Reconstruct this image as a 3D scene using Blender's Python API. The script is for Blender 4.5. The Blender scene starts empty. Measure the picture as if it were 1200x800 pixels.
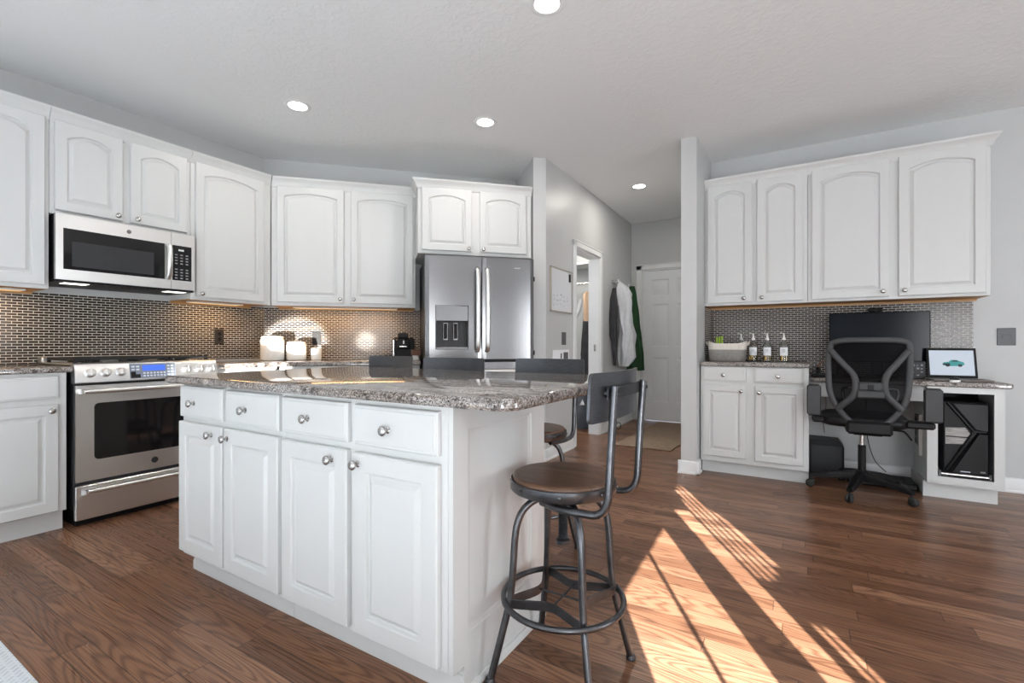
import bpy, bmesh, math, random
from mathutils import Vector, Matrix
C = bpy.context.scene
COL = C.collection
PI = math.pi
R = math.radians
random.seed(7)

# ------------------------------------------------------------------ camera
cam_d = bpy.data.cameras.new('camera')
cam = bpy.data.objects.new('camera', cam_d)
COL.objects.link(cam)
cam.location = (0, 0, 1.055)
cam.rotation_euler = (R(90), 0, R(31.5))
cam_d.sensor_width = 36
cam_d.lens = 16.8
cam_d.shift_y = 0.0025
cam_d.clip_start = 0.02
C.camera = cam

# ------------------------------------------------------------------ light and exposure
C.view_settings.view_transform = 'Standard'
C.view_settings.look = 'None'
C.view_settings.gamma = 1
C.view_settings.use_curve_mapping = False
C.view_settings.exposure = 0.3
C.cycles.use_denoising = True
C.cycles.max_bounces = 10
C.cycles.diffuse_bounces = 6
C.cycles.glossy_bounces = 5
C.cycles.sample_clamp_indirect = 12

W = bpy.data.worlds.new('world')
C.world = W
W.use_nodes = True
bg = W.node_tree.nodes['Background']
bg.inputs[0].default_value = (0.75, 0.86, 1.0, 1)
bg.inputs[1].default_value = 1.2

SUN_AZ = Vector((-0.495, 0.869))      # the way the sunlight travels over the floor
SUN_EL = R(16)
def lamp(name, kind, loc, energy, color=(1, 1, 1), direction=None, **kw):
    d = bpy.data.lights.new(name, kind)
    d.energy = energy
    d.color = color
    for k, v in kw.items():
        setattr(d, k, v)
    o = bpy.data.objects.new(name, d)
    COL.objects.link(o)
    o.location = loc
    if direction is not None:
        o.rotation_euler = Vector(direction).to_track_quat('-Z', 'Y').to_euler()
    return o
lamp('sun', 'SUN', (3, -5, 3), 54, (0.97, 0.985, 1.0),
     (SUN_AZ.x * math.cos(SUN_EL), SUN_AZ.y * math.cos(SUN_EL), -math.sin(SUN_EL)), angle=R(0.15))
# area lamps added as daylight from unseen windows behind and right of the camera
lamp('daylight_rear', 'AREA', (-1.9, -2.95, 0.8), 18, (0.93, 0.965, 1.0), (0, 1, 0.0), shape='RECTANGLE', size=2.6, size_y=1.2)
lamp('daylight_door', 'AREA', (2.4, -2.95, 0.95), 92, (0.95, 0.975, 1.0), (-0.1, 1, 0.0), shape='RECTANGLE', size=1.6, size_y=1.7)
for yy, ww, en in ((2.0, 1.0, 52), (-0.12, 0.16, 3.5), (-1.25, 0.18, 8)):  # the two narrow lamps are added for streak highlights on the fridge doors
    lamp('daylight_fill_right', 'AREA', (4.1, yy, 1.15), en, (0.92, 0.96, 1.0), (-1, 0.05, -0.02), shape='RECTANGLE', size=ww, size_y=1.6)

# ------------------------------------------------------------------ node helpers
def new_mat(name):
    m = bpy.data.materials.new(name)
    m.use_nodes = True
    nt = m.node_tree
    return m, nt, nt.nodes['Principled BSDF']
def nd(nt, typ, **kw):
    n = nt.nodes.new(typ)
    for k, v in kw.items():
        if k.startswith('i_'):
            n.inputs[k[2:].replace('_', ' ')].default_value = v
        else:
            setattr(n, k, v)
    return n
def lk(nt, a, b):
    nt.links.new(a, b)
def mathn(nt, op, a, b=None, c=None):
    n = nt.nodes.new('ShaderNodeMath')
    n.operation = op
    for i, v in enumerate((a, b, c)):
        if v is None:
            continue
        if isinstance(v, (int, float)):
            n.inputs[i].default_value = v
        else:
            nt.links.new(v, n.inputs[i])
    return n.outputs[0]
def ramp(nt, fac, stops, interp='LINEAR'):
    n = nt.nodes.new('ShaderNodeValToRGB')
    n.color_ramp.interpolation = interp
    el = n.color_ramp.elements
    while len(el) < len(stops):
        el.new(0.5)
    for e, (p, c) in zip(el, stops):
        e.position = p
        e.color = (*c, 1)
    nt.links.new(fac, n.inputs[0])
    return n.outputs[0]
def mapping(nt, scale=(1, 1, 1), loc=(0, 0, 0), rot=(0, 0, 0), src='Object'):
    tc = nt.nodes.new('ShaderNodeTexCoord')
    mp = nt.nodes.new('ShaderNodeMapping')
    mp.inputs['Scale'].default_value = scale
    mp.inputs['Location'].default_value = loc
    mp.inputs['Rotation'].default_value = rot
    nt.links.new(tc.outputs[src], mp.inputs[0])
    return mp.outputs[0]
def bump(nt, bsdf, height, strength=0.2, dist=0.01):
    b = nt.nodes.new('ShaderNodeBump')
    b.inputs['Strength'].default_value = strength
    b.inputs['Distance'].default_value = dist
    nt.links.new(height, b.inputs['Height'])
    nt.links.new(b.outputs[0], bsdf.inputs['Normal'])
def noise(nt, vec, scale, detail=3, rough=0.5, dist=0.0, out='Fac'):
    n = nd(nt, 'ShaderNodeTexNoise')
    n.inputs['Scale'].default_value = scale
    n.inputs['Detail'].default_value = detail
    n.inputs['Roughness'].default_value = rough
    n.inputs['Distortion'].default_value = dist
    if vec is not None:
        nt.links.new(vec, n.inputs['Vector'])
    return n.outputs[out]
def simple(name, col, rough=0.5, metal=0.0, var=0.04, vscale=8, bumpy=0.0, bscale=200, spec=None, stretch=(1, 1, 1), **kw):
    m, nt, b = new_mat(name)
    v = mapping(nt, stretch)
    n = noise(nt, v, vscale, 3)
    lo = tuple(max(0, c * (1 - var)) for c in col)
    hi = tuple(min(1, c * (1 + var)) for c in col)
    lk(nt, ramp(nt, n, [(0.3, lo), (0.7, hi)]), b.inputs['Base Color'])
    b.inputs['Roughness'].default_value = rough
    b.inputs['Metallic'].default_value = metal
    if spec is not None:
        b.inputs['Specular IOR Level'].default_value = spec
    for k, val in kw.items():
        b.inputs[k].default_value = val
    if bumpy:
        bump(nt, b, noise(nt, v, bscale, 2), bumpy, 0.003)
    return m
def emit(name, col, strength):
    m, nt, b = new_mat(name)
    b.inputs['Base Color'].default_value = (*[c * 0.3 for c in col], 1)
    b.inputs['Emission Color'].default_value = (*col, 1)
    b.inputs['Emission Strength'].default_value = strength
    return m

# ------------------------------------------------------------------ materials
def m_floor():
    m, nt, b = new_mat('oak_planks')
    tc = nd(nt, 'ShaderNodeTexCoord')
    sx = nd(nt, 'ShaderNodeSeparateXYZ')
    lk(nt, tc.outputs['Object'], sx.inputs[0])
    x, y = sx.outputs[0], sx.outputs[1]
    PW = 0.083
    row = mathn(nt, 'FLOOR', mathn(nt, 'DIVIDE', y, PW))
    wn = nd(nt, 'ShaderNodeTexWhiteNoise', noise_dimensions='1D')
    lk(nt, row, wn.inputs['W'])
    xo = mathn(nt, 'ADD', x, mathn(nt, 'MULTIPLY', wn.outputs[0], 7.0))
    col = mathn(nt, 'FLOOR', mathn(nt, 'DIVIDE', xo, 0.95))
    cb = nd(nt, 'ShaderNodeCombineXYZ')
    lk(nt, row, cb.inputs[0]); lk(nt, col, cb.inputs[1])
    w2 = nd(nt, 'ShaderNodeTexWhiteNoise', noise_dimensions='3D')
    lk(nt, cb.outputs[0], w2.inputs['Vector'])
    pid = w2.outputs['Value']
    # grain coordinates, shifted per plank
    gc = nd(nt, 'ShaderNodeCombineXYZ')
    lk(nt, mathn(nt, 'ADD', x, mathn(nt, 'MULTIPLY', pid, 37.0)), gc.inputs[0])
    lk(nt, mathn(nt, 'ADD', y, mathn(nt, 'MULTIPLY', pid, 11.0)), gc.inputs[1])
    lk(nt, mathn(nt, 'MULTIPLY', pid, 23.0), gc.inputs[2])
    def scaled(s):
        v = nd(nt, 'ShaderNodeVectorMath', operation='MULTIPLY')
        v.inputs[1].default_value = s
        lk(nt, gc.outputs[0], v.inputs[0])
        return v.outputs[0]
    n1 = noise(nt, scaled((0.85, 7.5, 1)), 1.0, 1.5, 0.4, 0.25)
    rings = mathn(nt, 'SINE', mathn(nt, 'MULTIPLY', n1, 185.0))
    rings = mathn(nt, 'MULTIPLY_ADD', rings, 0.5, 0.5)
    rings = mathn(nt, 'POWER', rings, 2.0)
    fine = noise(nt, scaled((3, 420, 1)), 1.0, 2, 0.5)
    base = ramp(nt, pid, [(0.0, (0.168, 0.077, 0.040)), (0.35, (0.226, 0.109, 0.059)), (0.7, (0.275, 0.137, 0.076)), (1.0, (0.36, 0.190, 0.110))])
    mx = nd(nt, 'ShaderNodeMix', data_type='RGBA', blend_type='MULTIPLY')
    lk(nt, mathn(nt, 'MULTIPLY', rings, 0.60), mx.inputs[0])
    lk(nt, base, mx.inputs[6])
    mx.inputs[7].default_value = (0.26, 0.19, 0.16, 1)
    mx2 = nd(nt, 'ShaderNodeMix', data_type='RGBA', blend_type='MULTIPLY')
    mx2.inputs[0].default_value = 0.55
    lk(nt, mx.outputs[2], mx2.inputs[6])
    lk(nt, ramp(nt, fine, [(0.30, (0.70, 0.68, 0.67)), (0.65, (1.08, 1.08, 1.08))]), mx2.inputs[7])
    # seams
    fy = mathn(nt, 'FRACT', mathn(nt, 'DIVIDE', y, PW))
    ey = mathn(nt, 'MINIMUM', fy, mathn(nt, 'SUBTRACT', 1.0, fy))
    fx = mathn(nt, 'FRACT', mathn(nt, 'DIVIDE', xo, 0.95))
    ex = mathn(nt, 'MULTIPLY', mathn(nt, 'MINIMUM', fx, mathn(nt, 'SUBTRACT', 1.0, fx)), 11.4)
    seam = mathn(nt, 'MINIMUM', ey, ex)
    sm = nd(nt, 'ShaderNodeMapRange')
    lk(nt, seam, sm.inputs[0])
    sm.inputs[1].default_value = 0.008; sm.inputs[2].default_value = 0.028
    sm.inputs[3].default_value = 0.30; sm.inputs[4].default_value = 1.0
    mx3 = nd(nt, 'ShaderNodeMix', data_type='RGBA', blend_type='MULTIPLY')
    mx3.inputs[0].default_value = 1.0
    lk(nt, mx2.outputs[2], mx3.inputs[6])
    lk(nt, sm.outputs[0], mx3.inputs[7])
    lk(nt, mx3.outputs[2], b.inputs['Base Color'])
    ro = nd(nt, 'ShaderNodeMapRange')
    lk(nt, fine, ro.inputs[0])
    ro.inputs[3].default_value = 0.22; ro.inputs[4].default_value = 0.36
    lk(nt, ro.outputs[0], b.inputs['Roughness'])
    b.inputs['Specular IOR Level'].default_value = 0.34
    h = mathn(nt, 'ADD', mathn(nt, 'MULTIPLY', sm.outputs[0], 1.0), mathn(nt, 'MULTIPLY', fine, 0.25))
    bump(nt, b, h, 0.18, 0.002)
    return m
def m_granite():
    m, nt, b = new_mat('granite')
    v = mapping(nt)
    vs = mapping(nt, (0.6, 7, 7))
    vo = nd(nt, 'ShaderNodeTexVoronoi', feature='F1')
    vo.inputs['Scale'].default_value = 300
    lk(nt, v, vo.inputs['Vector'])
    sc = nd(nt, 'ShaderNodeSeparateColor')
    lk(nt, vo.outputs['Color'], sc.inputs[0])
    speck = ramp(nt, sc.outputs[0], [(0.0, (0.03, 0.03, 0.03)), (0.14, (0.12, 0.115, 0.11)), (0.34, (0.25, 0.24, 0.235)), (0.6, (0.36, 0.35, 0.345)), (0.85, (0.50, 0.49, 0.485)), (1.0, (0.60, 0.595, 0.59))])
    streak = noise(nt, vs, 3.0, 5, 0.62, 0.8)
    band = ramp(nt, streak, [(0.28, (0.20, 0.17, 0.155)), (0.42, (0.62, 0.54, 0.48)), (0.55, (0.95, 0.93, 0.92)), (0.72, (0.72, 0.60, 0.50))])
    mx = nd(nt, 'ShaderNodeMix', data_type='RGBA', blend_type='MULTIPLY')
    mx.inputs[0].default_value = 0.95
    lk(nt, speck, mx.inputs[6]); lk(nt, band, mx.inputs[7])
    blot = noise(nt, v, 26, 3, 0.6)
    mx2 = nd(nt, 'ShaderNodeMix', data_type='RGBA', blend_type='MULTIPLY')
    mx2.inputs[0].default_value = 0.8
    lk(nt, mx.outputs[2], mx2.inputs[6])
    lk(nt, ramp(nt, blot, [(0.34, (0.16, 0.13, 0.12)), (0.44, (1.0, 0.98, 0.96)), (0.9, (1.1, 1.05, 1.0))]), mx2.inputs[7])
    lk(nt, mx2.outputs[2], b.inputs['Base Color'])
    b.inputs['Roughness'].default_value = 0.07
    b.inputs['Specular IOR Level'].default_value = 0.75
    return m
def m_mosaic():
    m, nt, b = new_mat('brick_mosaic')
    tc = nd(nt, 'ShaderNodeTexCoord')
    sx = nd(nt, 'ShaderNodeSeparateXYZ')
    lk(nt, tc.outputs['Object'], sx.inputs[0])
    cb = nd(nt, 'ShaderNodeCombineXYZ')
    lk(nt, mathn(nt, 'ADD', sx.outputs[0], 10.0), cb.inputs[0]); lk(nt, mathn(nt, 'ADD', sx.outputs[2], 10.0), cb.inputs[1])
    br = nd(nt, 'ShaderNodeTexBrick', offset=0.5)
    br.inputs['Scale'].default_value = 1.0
    br.inputs['Brick Width'].default_value = 0.049
    br.inputs['Row Height'].default_value = 0.0172
    br.inputs['Mortar Size'].default_value = 0.0019
    br.inputs['Mortar Smooth'].default_value = 0.15
    br.inputs['Bias'].default_value = 0.0
    br.inputs['Color1'].default_value = (0.020, 0.014, 0.011, 1)
    br.inputs['Color2'].default_value = (0.058, 0.043, 0.035, 1)
    br.inputs['Mortar'].default_value = (0.60, 0.58, 0.54, 1)
    lk(nt, cb.outputs[0], br.inputs['Vector'])
    lk(nt, br.outputs['Color'], b.inputs['Base Color'])
    inv = mathn(nt, 'SUBTRACT', 1.0, br.outputs['Fac'])
    b.inputs['Specular IOR Level'].default_value = 0.33
    lk(nt, mathn(nt, 'MULTIPLY_ADD', br.outputs['Fac'], 0.6, 0.14), b.inputs['Roughness'])
    bump(nt, b, inv, 0.25, 0.0015)
    return m
def m_steel(name='stainless_steel', col=(0.80, 0.80, 0.79), rough=0.33, stretch=(2, 2, 900)):
    m, nt, b = new_mat(name)
    v = mapping(nt, stretch)
    n = noise(nt, v, 1.0, 2)
    b.inputs['Base Color'].default_value = (*col, 1)
    b.inputs['Metallic'].default_value = 1.0
    lk(nt, mathn(nt, 'MULTIPLY_ADD', n, 0.03, rough - 0.015), b.inputs['Roughness'])
    return m
def m_seatwood():
    m, nt, b = new_mat('seat_wood')
    tc = nd(nt, 'ShaderNodeTexCoord')
    sx = nd(nt, 'ShaderNodeSeparateXYZ')
    lk(nt, tc.outputs['Object'], sx.inputs[0])
    board = mathn(nt, 'FLOOR', mathn(nt, 'DIVIDE', sx.outputs[1], 0.042))
    wn = nd(nt, 'ShaderNodeTexWhiteNoise', noise_dimensions='1D')
    lk(nt, board, wn.inputs['W'])
    cb = nd(nt, 'ShaderNodeCombineXYZ')
    lk(nt, mathn(nt, 'MULTIPLY', sx.outputs[0], 5.0), cb.inputs[0])
    lk(nt, mathn(nt, 'ADD', mathn(nt, 'MULTIPLY', sx.outputs[1], 75.0), mathn(nt, 'MULTIPLY', wn.outputs[0], 9.0)), cb.inputs[1])
    g = noise(nt, cb.outputs[0], 1.0, 4, 0.6, 0.5)
    c1 = ramp(nt, g, [(0.25, (0.045, 0.022, 0.012)), (0.5, (0.12, 0.062, 0.034)), (0.75, (0.20, 0.11, 0.062))])
    mx = nd(nt, 'ShaderNodeMix', data_type='RGBA', blend_type='MULTIPLY')
    mx.inputs[0].default_value = 0.6
    lk(nt, c1, mx.inputs[6])
    lk(nt, ramp(nt, wn.outputs[0], [(0.0, (0.55, 0.5, 0.48)), (1.0, (1.2, 1.15, 1.1))]), mx.inputs[7])
    lk(nt, mx.outputs[2], b.inputs['Base Color'])
    b.inputs['Roughness'].default_value = 0.42
    bump(nt, b, g, 0.15, 0.002)
    return m
def m_ceiling():
    m, nt, b = new_mat('ceiling_texture')
    v = mapping(nt)
    b.inputs['Base Color'].default_value = (0.84, 0.85, 0.85, 1)
    b.inputs['Roughness'].default_value = 0.7
    n = noise(nt, v, 28, 4, 0.55, 0.6)
    bump(nt, b, ramp(nt, n, [(0.45, (0, 0, 0)), (0.6, (1, 1, 1))]), 0.22, 0.004)
    return m
def m_rug():
    m, nt, b = new_mat('woven_jute')
    v = mapping(nt, (14, 90, 1))
    n = noise(nt, v, 1.0, 3, 0.6)
    lk(nt, ramp(nt, n, [(0.3, (0.17, 0.115, 0.075)), (0.7, (0.36, 0.265, 0.185))]), b.inputs['Base Color'])
    b.inputs['Roughness'].default_value = 0.95
    w = nd(nt, 'ShaderNodeTexWave', wave_type='BANDS', bands_direction='Y')
    w.inputs['Scale'].default_value = 26
    w.inputs['Distortion'].default_value = 1.5
    lk(nt, mapping(nt), w.inputs['Vector'])
    bump(nt, b, w.outputs['Fac'], 0.6, 0.006)
    return m
def m_mat_pattern():
    m, nt, b = new_mat('patterned_mat')
    v = mapping(nt, (1, 1, 1), (0, 0, 0), (0, 0, R(45)))
    br = nd(nt, 'ShaderNodeTexBrick')
    br.inputs['Scale'].default_value = 16
    br.inputs['Color1'].default_value = (0.66, 0.71, 0.76, 1)
    br.inputs['Color2'].default_value = (0.55, 0.60, 0.66, 1)
    br.inputs['Mortar'].default_value = (0.74, 0.79, 0.83, 1)
    br.inputs['Mortar Size'].default_value = 0.06
    lk(nt, v, br.inputs['Vector'])
    lk(nt, br.outputs['Color'], b.inputs['Base Color'])
    b.inputs['Roughness'].default_value = 0.9
    bump(nt, b, br.outputs['Fac'], 0.4, 0.004)
    return m
def m_mesh_fabric():
    m, nt, b = new_mat('chair_mesh')
    b.inputs['Base Color'].default_value = (0.006, 0.006, 0.007, 1)
    b.inputs['Roughness'].default_value = 0.9
    b.inputs['Specular IOR Level'].default_value = 0.1
    v = mapping(nt, (1, 1, 1))
    n = noise(nt, v, 700, 1)
    lk(nt, mathn(nt, 'MULTIPLY_ADD', n, 0.12, 0.88), b.inputs['Alpha'])
    return m
def m_glass(name, col, rough=0.03, alpha=1.0, trans=1.0):
    m, nt, b = new_mat(name)
    b.inputs['Base Color'].default_value = (*col, 1)
    b.inputs['Roughness'].default_value = rough
    b.inputs['Transmission Weight'].default_value = trans
    b.inputs['IOR'].default_value = 1.45
    return m

WHITE = simple('white_paint', (0.625, 0.635, 0.63), 0.34, var=0.008, vscale=3, bumpy=0.012, bscale=60, stretch=(6, 6, 0.4))
FLOOR = m_floor()
GRANITE = m_granite()
MOSAIC = m_mosaic()
STEEL = m_steel()
STEELD = m_steel('fridge_steel', (0.25, 0.25, 0.255), 0.24, (900, 900, 2))
CHROME = simple('satin_nickel', (0.55, 0.54, 0.53), 0.22, 1.0, 0.02)
WALL = simple('wall_paint', (0.54, 0.55, 0.55), 0.42, var=0.01, bumpy=0.03, bscale=220)
CEIL = m_ceiling()
TRIM = simple('trim_paint', (0.80, 0.81, 0.815), 0.35, var=0.01)
DOORW = simple('door_paint', (0.78, 0.80, 0.82), 0.4, var=0.01)
UNDER = simple('raw_maple', (0.50, 0.27, 0.10), 0.5, var=0.15, vscale=5, stretch=(1, 12, 12))
GUN = simple('gunmetal', (0.10, 0.103, 0.11), 0.30, 0.9, 0.2, 30, 0.04)
GUND = simple('dark_gunmetal', (0.07, 0.072, 0.078), 0.38, 0.85, 0.2, 20, 0.04)
BACKP = simple('stool_back_metal', (0.095, 0.10, 0.11), 0.36, 0.75, 0.15, 14, stretch=(2, 2, 20))
SEATW = m_seatwood()
BLACK = simple('black_plastic', (0.007, 0.007, 0.008), 0.42, 0.0, 0.1, spec=0.25)
BLACKG = simple('black_gloss', (0.008, 0.008, 0.009), 0.06, 0.0, 0.05)
GREYP = simple('grey_plastic', (0.050, 0.052, 0.055), 0.45, 0.0, 0.08, spec=0.35)
DARKGREY = simple('dark_grey_plastic', (0.032, 0.033, 0.036), 0.45, 0.0, 0.08, spec=0.3)
IRON = simple('cast_iron', (0.014, 0.014, 0.015), 0.55, 0.2, 0.2, 40, 0.1)
PLATE = simple('bronze_plate', (0.035, 0.028, 0.024), 0.4, 0.2, 0.1)
GREYPL = simple('grey_plate', (0.10, 0.105, 0.11), 0.4, 0.0, 0.03)
CERAM = simple('white_ceramic', (0.86, 0.85, 0.82), 0.2, 0.0, 0.01)
CANVAS_G = simple('grey_felt', (0.30, 0.285, 0.265), 0.95, 0, 0.1, 60, 0.3, 500)
CANVAS_W = simple('cream_canvas', (0.72, 0.68, 0.61), 0.95, 0, 0.06, 60, 0.3, 500)
LABELW = simple('paper_label', (0.85, 0.87, 0.9), 0.6, 0, 0.01)
GREENT = simple('green_plastic', (0.35, 0.55, 0.03), 0.4)
BOTTLE = m_glass('bottle_glass', (0.93, 0.95, 0.93))
SYRUP = m_glass('amber_syrup', (0.75, 0.55, 0.25), 0.05)
SCREEN = simple('dark_screen', (0.006, 0.009, 0.014), 0.14, 0.0, 0.1, 3, spec=0.15)
LCD = emit('lit_screen', (0.72, 0.80, 0.92), 0.42)
TEAL = emit('screen_teal', (0.05, 0.30, 0.30), 0.6)
TEALD = emit('screen_dark', (0.03, 0.05, 0.06), 0.3)
BLUE = emit('blue_display', (0.05, 0.14, 0.85), 1.0)
KEYW = simple('key_print', (0.62, 0.66, 0.74), 0.5)
KEYD = simple('key_print_dim', (0.25, 0.26, 0.27), 0.5)
CTRLP = simple('control_glass', (0.30, 0.34, 0.42), 0.2, 0.4, 0.03)
LAMPE = emit('lamp_glow', (1.0, 0.97, 0.92), 14)
PUCKE = emit('light_bar_glow', (1.0, 0.66, 0.32), 0.6)
HOODE = emit('hood_lamp', (1.0, 0.97, 0.9), 2.2)
JUTE = m_rug()
KMAT = m_mat_pattern()
MESHF = m_mesh_fabric()
CLOTHW = simple('white_fleece', (0.60, 0.62, 0.65), 0.95, 0, 0.05, 18, 0.35, 90)
CLOTHG = simple('green_cloth', (0.012, 0.055, 0.018), 0.85, 0, 0.2, 12, 0.2, 80)
CLOTHD = simple('charcoal_cloth', (0.035, 0.036, 0.04), 0.9, 0, 0.2, 12, 0.2, 80)
CLOTHT = simple('tan_cloth', (0.62, 0.42, 0.28), 0.9, 0, 0.08, 12, 0.2, 80)
BOARDW = simple('board_white', (0.74, 0.76, 0.79), 0.25, 0, 0.01)
BOARDF = simple('board_frame', (0.45, 0.42, 0.36), 0.4, 0.3)
INK = simple('marker_ink', (0.42, 0.45, 0.52), 0.6)
RUBBER = simple('rubber', (0.02, 0.02, 0.02), 0.7)
BINC = simple('blue_grey_bin', (0.06, 0.07, 0.085), 0.5)
CARD = simple('brown_box', (0.16, 0.08, 0.05), 0.6)
LAPB = simple('laptop_base', (0.16, 0.13, 0.11), 0.4, 0.3)

# ------------------------------------------------------------------ mesh builder
BOXF = None
class MB:
    def __init__(s):
        s.v = []; s.f = []
    def add(s, vs, fs):
        o = len(s.v)
        s.v += [Vector(p) for p in vs]
        s.f += [tuple(i + o for i in f) for f in fs]
        return s
    def mark(s):
        return len(s.v)
    def xf(s, mk, M):
        for i in range(mk, len(s.v)):
            s.v[i] = M @ s.v[i]
        return s
    def box(s, x0, x1, y0, y1, z0, z1, b=0.0):
        if x0 > x1: x0, x1 = x1, x0
        if y0 > y1: y0, y1 = y1, y0
        if z0 > z1: z0, z1 = z1, z0
        if b <= 0:
            vs = [(x, y, z) for x in (x0, x1) for y in (y0, y1) for z in (z0, z1)]
            return s.add(vs, [(0, 1, 3, 2), (4, 6, 7, 5), (0, 4, 5, 1), (2, 3, 7, 6), (0, 2, 6, 4), (1, 5, 7, 3)])
        b = min(b, (x1 - x0) * .49, (y1 - y0) * .49, (z1 - z0) * .49)
        lo, hi = (x0, y0, z0), (x1, y1, z1)
        vs = []; ix = {}
        for sx in (0, 1):
            for sy in (0, 1):
                for sz in (0, 1):
                    sg = (sx, sy, sz)
                    for a in range(3):
                        p = []
                        for k in range(3):
                            e = hi[k] if sg[k] else lo[k]
                            if k != a:
                                e += -b if sg[k] else b
                            p.append(e)
                        ix[sg, a] = len(vs)
                        vs.append(p)
        fs = []
        for a in range(3):
            o1, o2 = [k for k in range(3) if k != a]
            for sa in (0, 1):
                q = []
                for c1, c2 in ((0, 0), (1, 0), (1, 1), (0, 1)):
                    sg = [0, 0, 0]; sg[a] = sa; sg[o1] = c1; sg[o2] = c2
                    q.append(ix[tuple(sg), a])
                fs.append(q)
            for c1 in (0, 1):
                for c2 in (0, 1):
                    e = []
                    for sa in (0, 1):
                        sg = [0, 0, 0]; sg[a] = sa; sg[o1] = c1; sg[o2] = c2
                        e.append((ix[tuple(sg), o1], ix[tuple(sg), o2]))
                    fs.append((e[0][0], e[0][1], e[1][1], e[1][0]))
        for sx in (0, 1):
            for sy in (0, 1):
                for sz in (0, 1):
                    fs.append(tuple(ix[(sx, sy, sz), a] for a in range(3)))
        return s.add(vs, fs)
    def loft(s, rings, cap0=True, cap1=True, closed=True, loop=False):
        n = len(rings[0])
        vs = [p for r in rings for p in r]
        fs = []
        K = len(rings)
        for i in range(K if loop else K - 1):
            j = (i + 1) % K
            for k in range(n if closed else n - 1):
                l = (k + 1) % n
                fs.append((i * n + k, i * n + l, j * n + l, j * n + k))
        if not loop and closed:
            if cap0: fs.append(tuple(range(n))[::-1])
            if cap1: fs.append(tuple((K - 1) * n + k for k in range(n)))
        return s.add(vs, fs)
    def tube(s, path, r, n=12, loop=False, sx=1.0, sy=1.0, up=None):
        P = [Vector(p) for p in path]
        K = len(P)
        rings = []
        T = []
        for i in range(K):
            if loop:
                t = P[(i + 1) % K] - P[i - 1]
            else:
                t = P[min(i + 1, K - 1)] - P[max(i - 1, 0)]
            T.append(t.normalized())
        ref = Vector(up) if up else (Vector((0, 0, 1)) if abs(T[0].z) < .9 else Vector((1, 0, 0)))
        u = (ref - T[0] * ref.dot(T[0])).normalized()
        for i in range(K):
            if up:
                u = Vector(up)
            u = (u - T[i] * u.dot(T[i])).normalized()
            w = T[i].cross(u)
            rr = r[i] if isinstance(r, (list, tuple)) else r
            rings.append([P[i] + (u * math.cos(a) * sx + w * math.sin(a) * sy) * rr for a in (2 * PI * k / n for k in range(n))])
        return s.loft(rings, loop=loop)
    def ribbon(s, path, w, t, up, loop=False):
        """rounded flat bar along a path; t along `up`, w across"""
        P = [Vector(p) for p in path]
        K = len(P)
        rings = []
        up = Vector(up).normalized()
        for i in range(K):
            if loop:
                tg = P[(i + 1) % K] - P[i - 1]
            else:
                tg = P[min(i + 1, K - 1)] - P[max(i - 1, 0)]
            tg.normalize()
            u = (up - tg * up.dot(tg)).normalized()
            sd = tg.cross(u)
            ww = (w[i] if isinstance(w, (list, tuple)) else w) / 2
            h = t / 2
            c = h * .6
            prof = [(-ww + c, -h), (ww - c, -h), (ww, -h + c), (ww, h - c), (ww - c, h), (-ww + c, h), (-ww, h - c), (-ww, -h + c)]
            rings.append([P[i] + sd * a + u * b for a, b in prof])
        return s.loft(rings, loop=loop)
    def lathe(s, prof, n=24, M=None):
        mk = s.mark()
        rings = [[(r * math.cos(2 * PI * k / n), r * math.sin(2 * PI * k / n), z) for k in range(n)] for r, z in prof]
        s.loft(rings)
        if M is not None:
            s.xf(mk, M)
        return s
    def cyl(s, p0, p1, r, n=16):
        return s.tube([p0, p1], r, n)
    def prism(s, poly, a0, a1, axis='y'):
        def P(p, a):
            return {'y': (p[0], a, p[1]), 'z': (p[0], p[1], a), 'x': (a, p[0], p[1])}[axis]
        return s.loft([[P(p, a0) for p in poly], [P(p, a1) for p in poly]])
    def slab(s, poly, z0, z1, b=0.006):
        def inset(pl, d):
            out = []
            n = len(pl)
            area = sum(pl[i][0] * pl[(i + 1) % n][1] - pl[(i + 1) % n][0] * pl[i][1] for i in range(n))
            sg = 1 if area > 0 else -1
            for i in range(n):
                a, c, e = Vector(pl[i - 1]), Vector(pl[i]), Vector(pl[(i + 1) % n])
                d1 = (c - a).normalized(); d2 = (e - c).normalized()
                n1 = Vector((-d1.y, d1.x)) * sg; n2 = Vector((-d2.y, d2.x)) * sg
                k = n1 + n2
                k = k / max(.3, (1 + n1.dot(n2)))
                out.append(c + k * d)
            return out
        L = [(inset(poly, b), z0), (poly, z0 + b), (poly, z1 - b), (inset(poly, b * .4), z1 - b * .3), (inset(poly, b), z1)]
        return s.loft([[(p[0], p[1], z) for p in pl] for pl, z in L])
    def build(s, name, mat, parent=None, loc=None, rotz=None, smooth=35):
        me = bpy.data.meshes.new(name)
        me.from_pydata([tuple(p) for p in s.v], [], s.f)
        bm = bmesh.new(); bm.from_mesh(me)
        bmesh.ops.recalc_face_normals(bm, faces=bm.faces)
        bm.to_mesh(me); bm.free()
        me.materials.append(mat)
        if smooth:
            me.polygons.foreach_set('use_smooth', [True] * len(me.polygons))
            me.set_sharp_from_angle(angle=R(smooth))
        me.update()
        o = bpy.data.objects.new(name, me)
        COL.objects.link(o)
        if parent is not None:
            o.parent = parent
        if loc is not None:
            o.location = loc
        if rotz is not None:
            o.rotation_euler = (0, 0, rotz)
        return o

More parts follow.
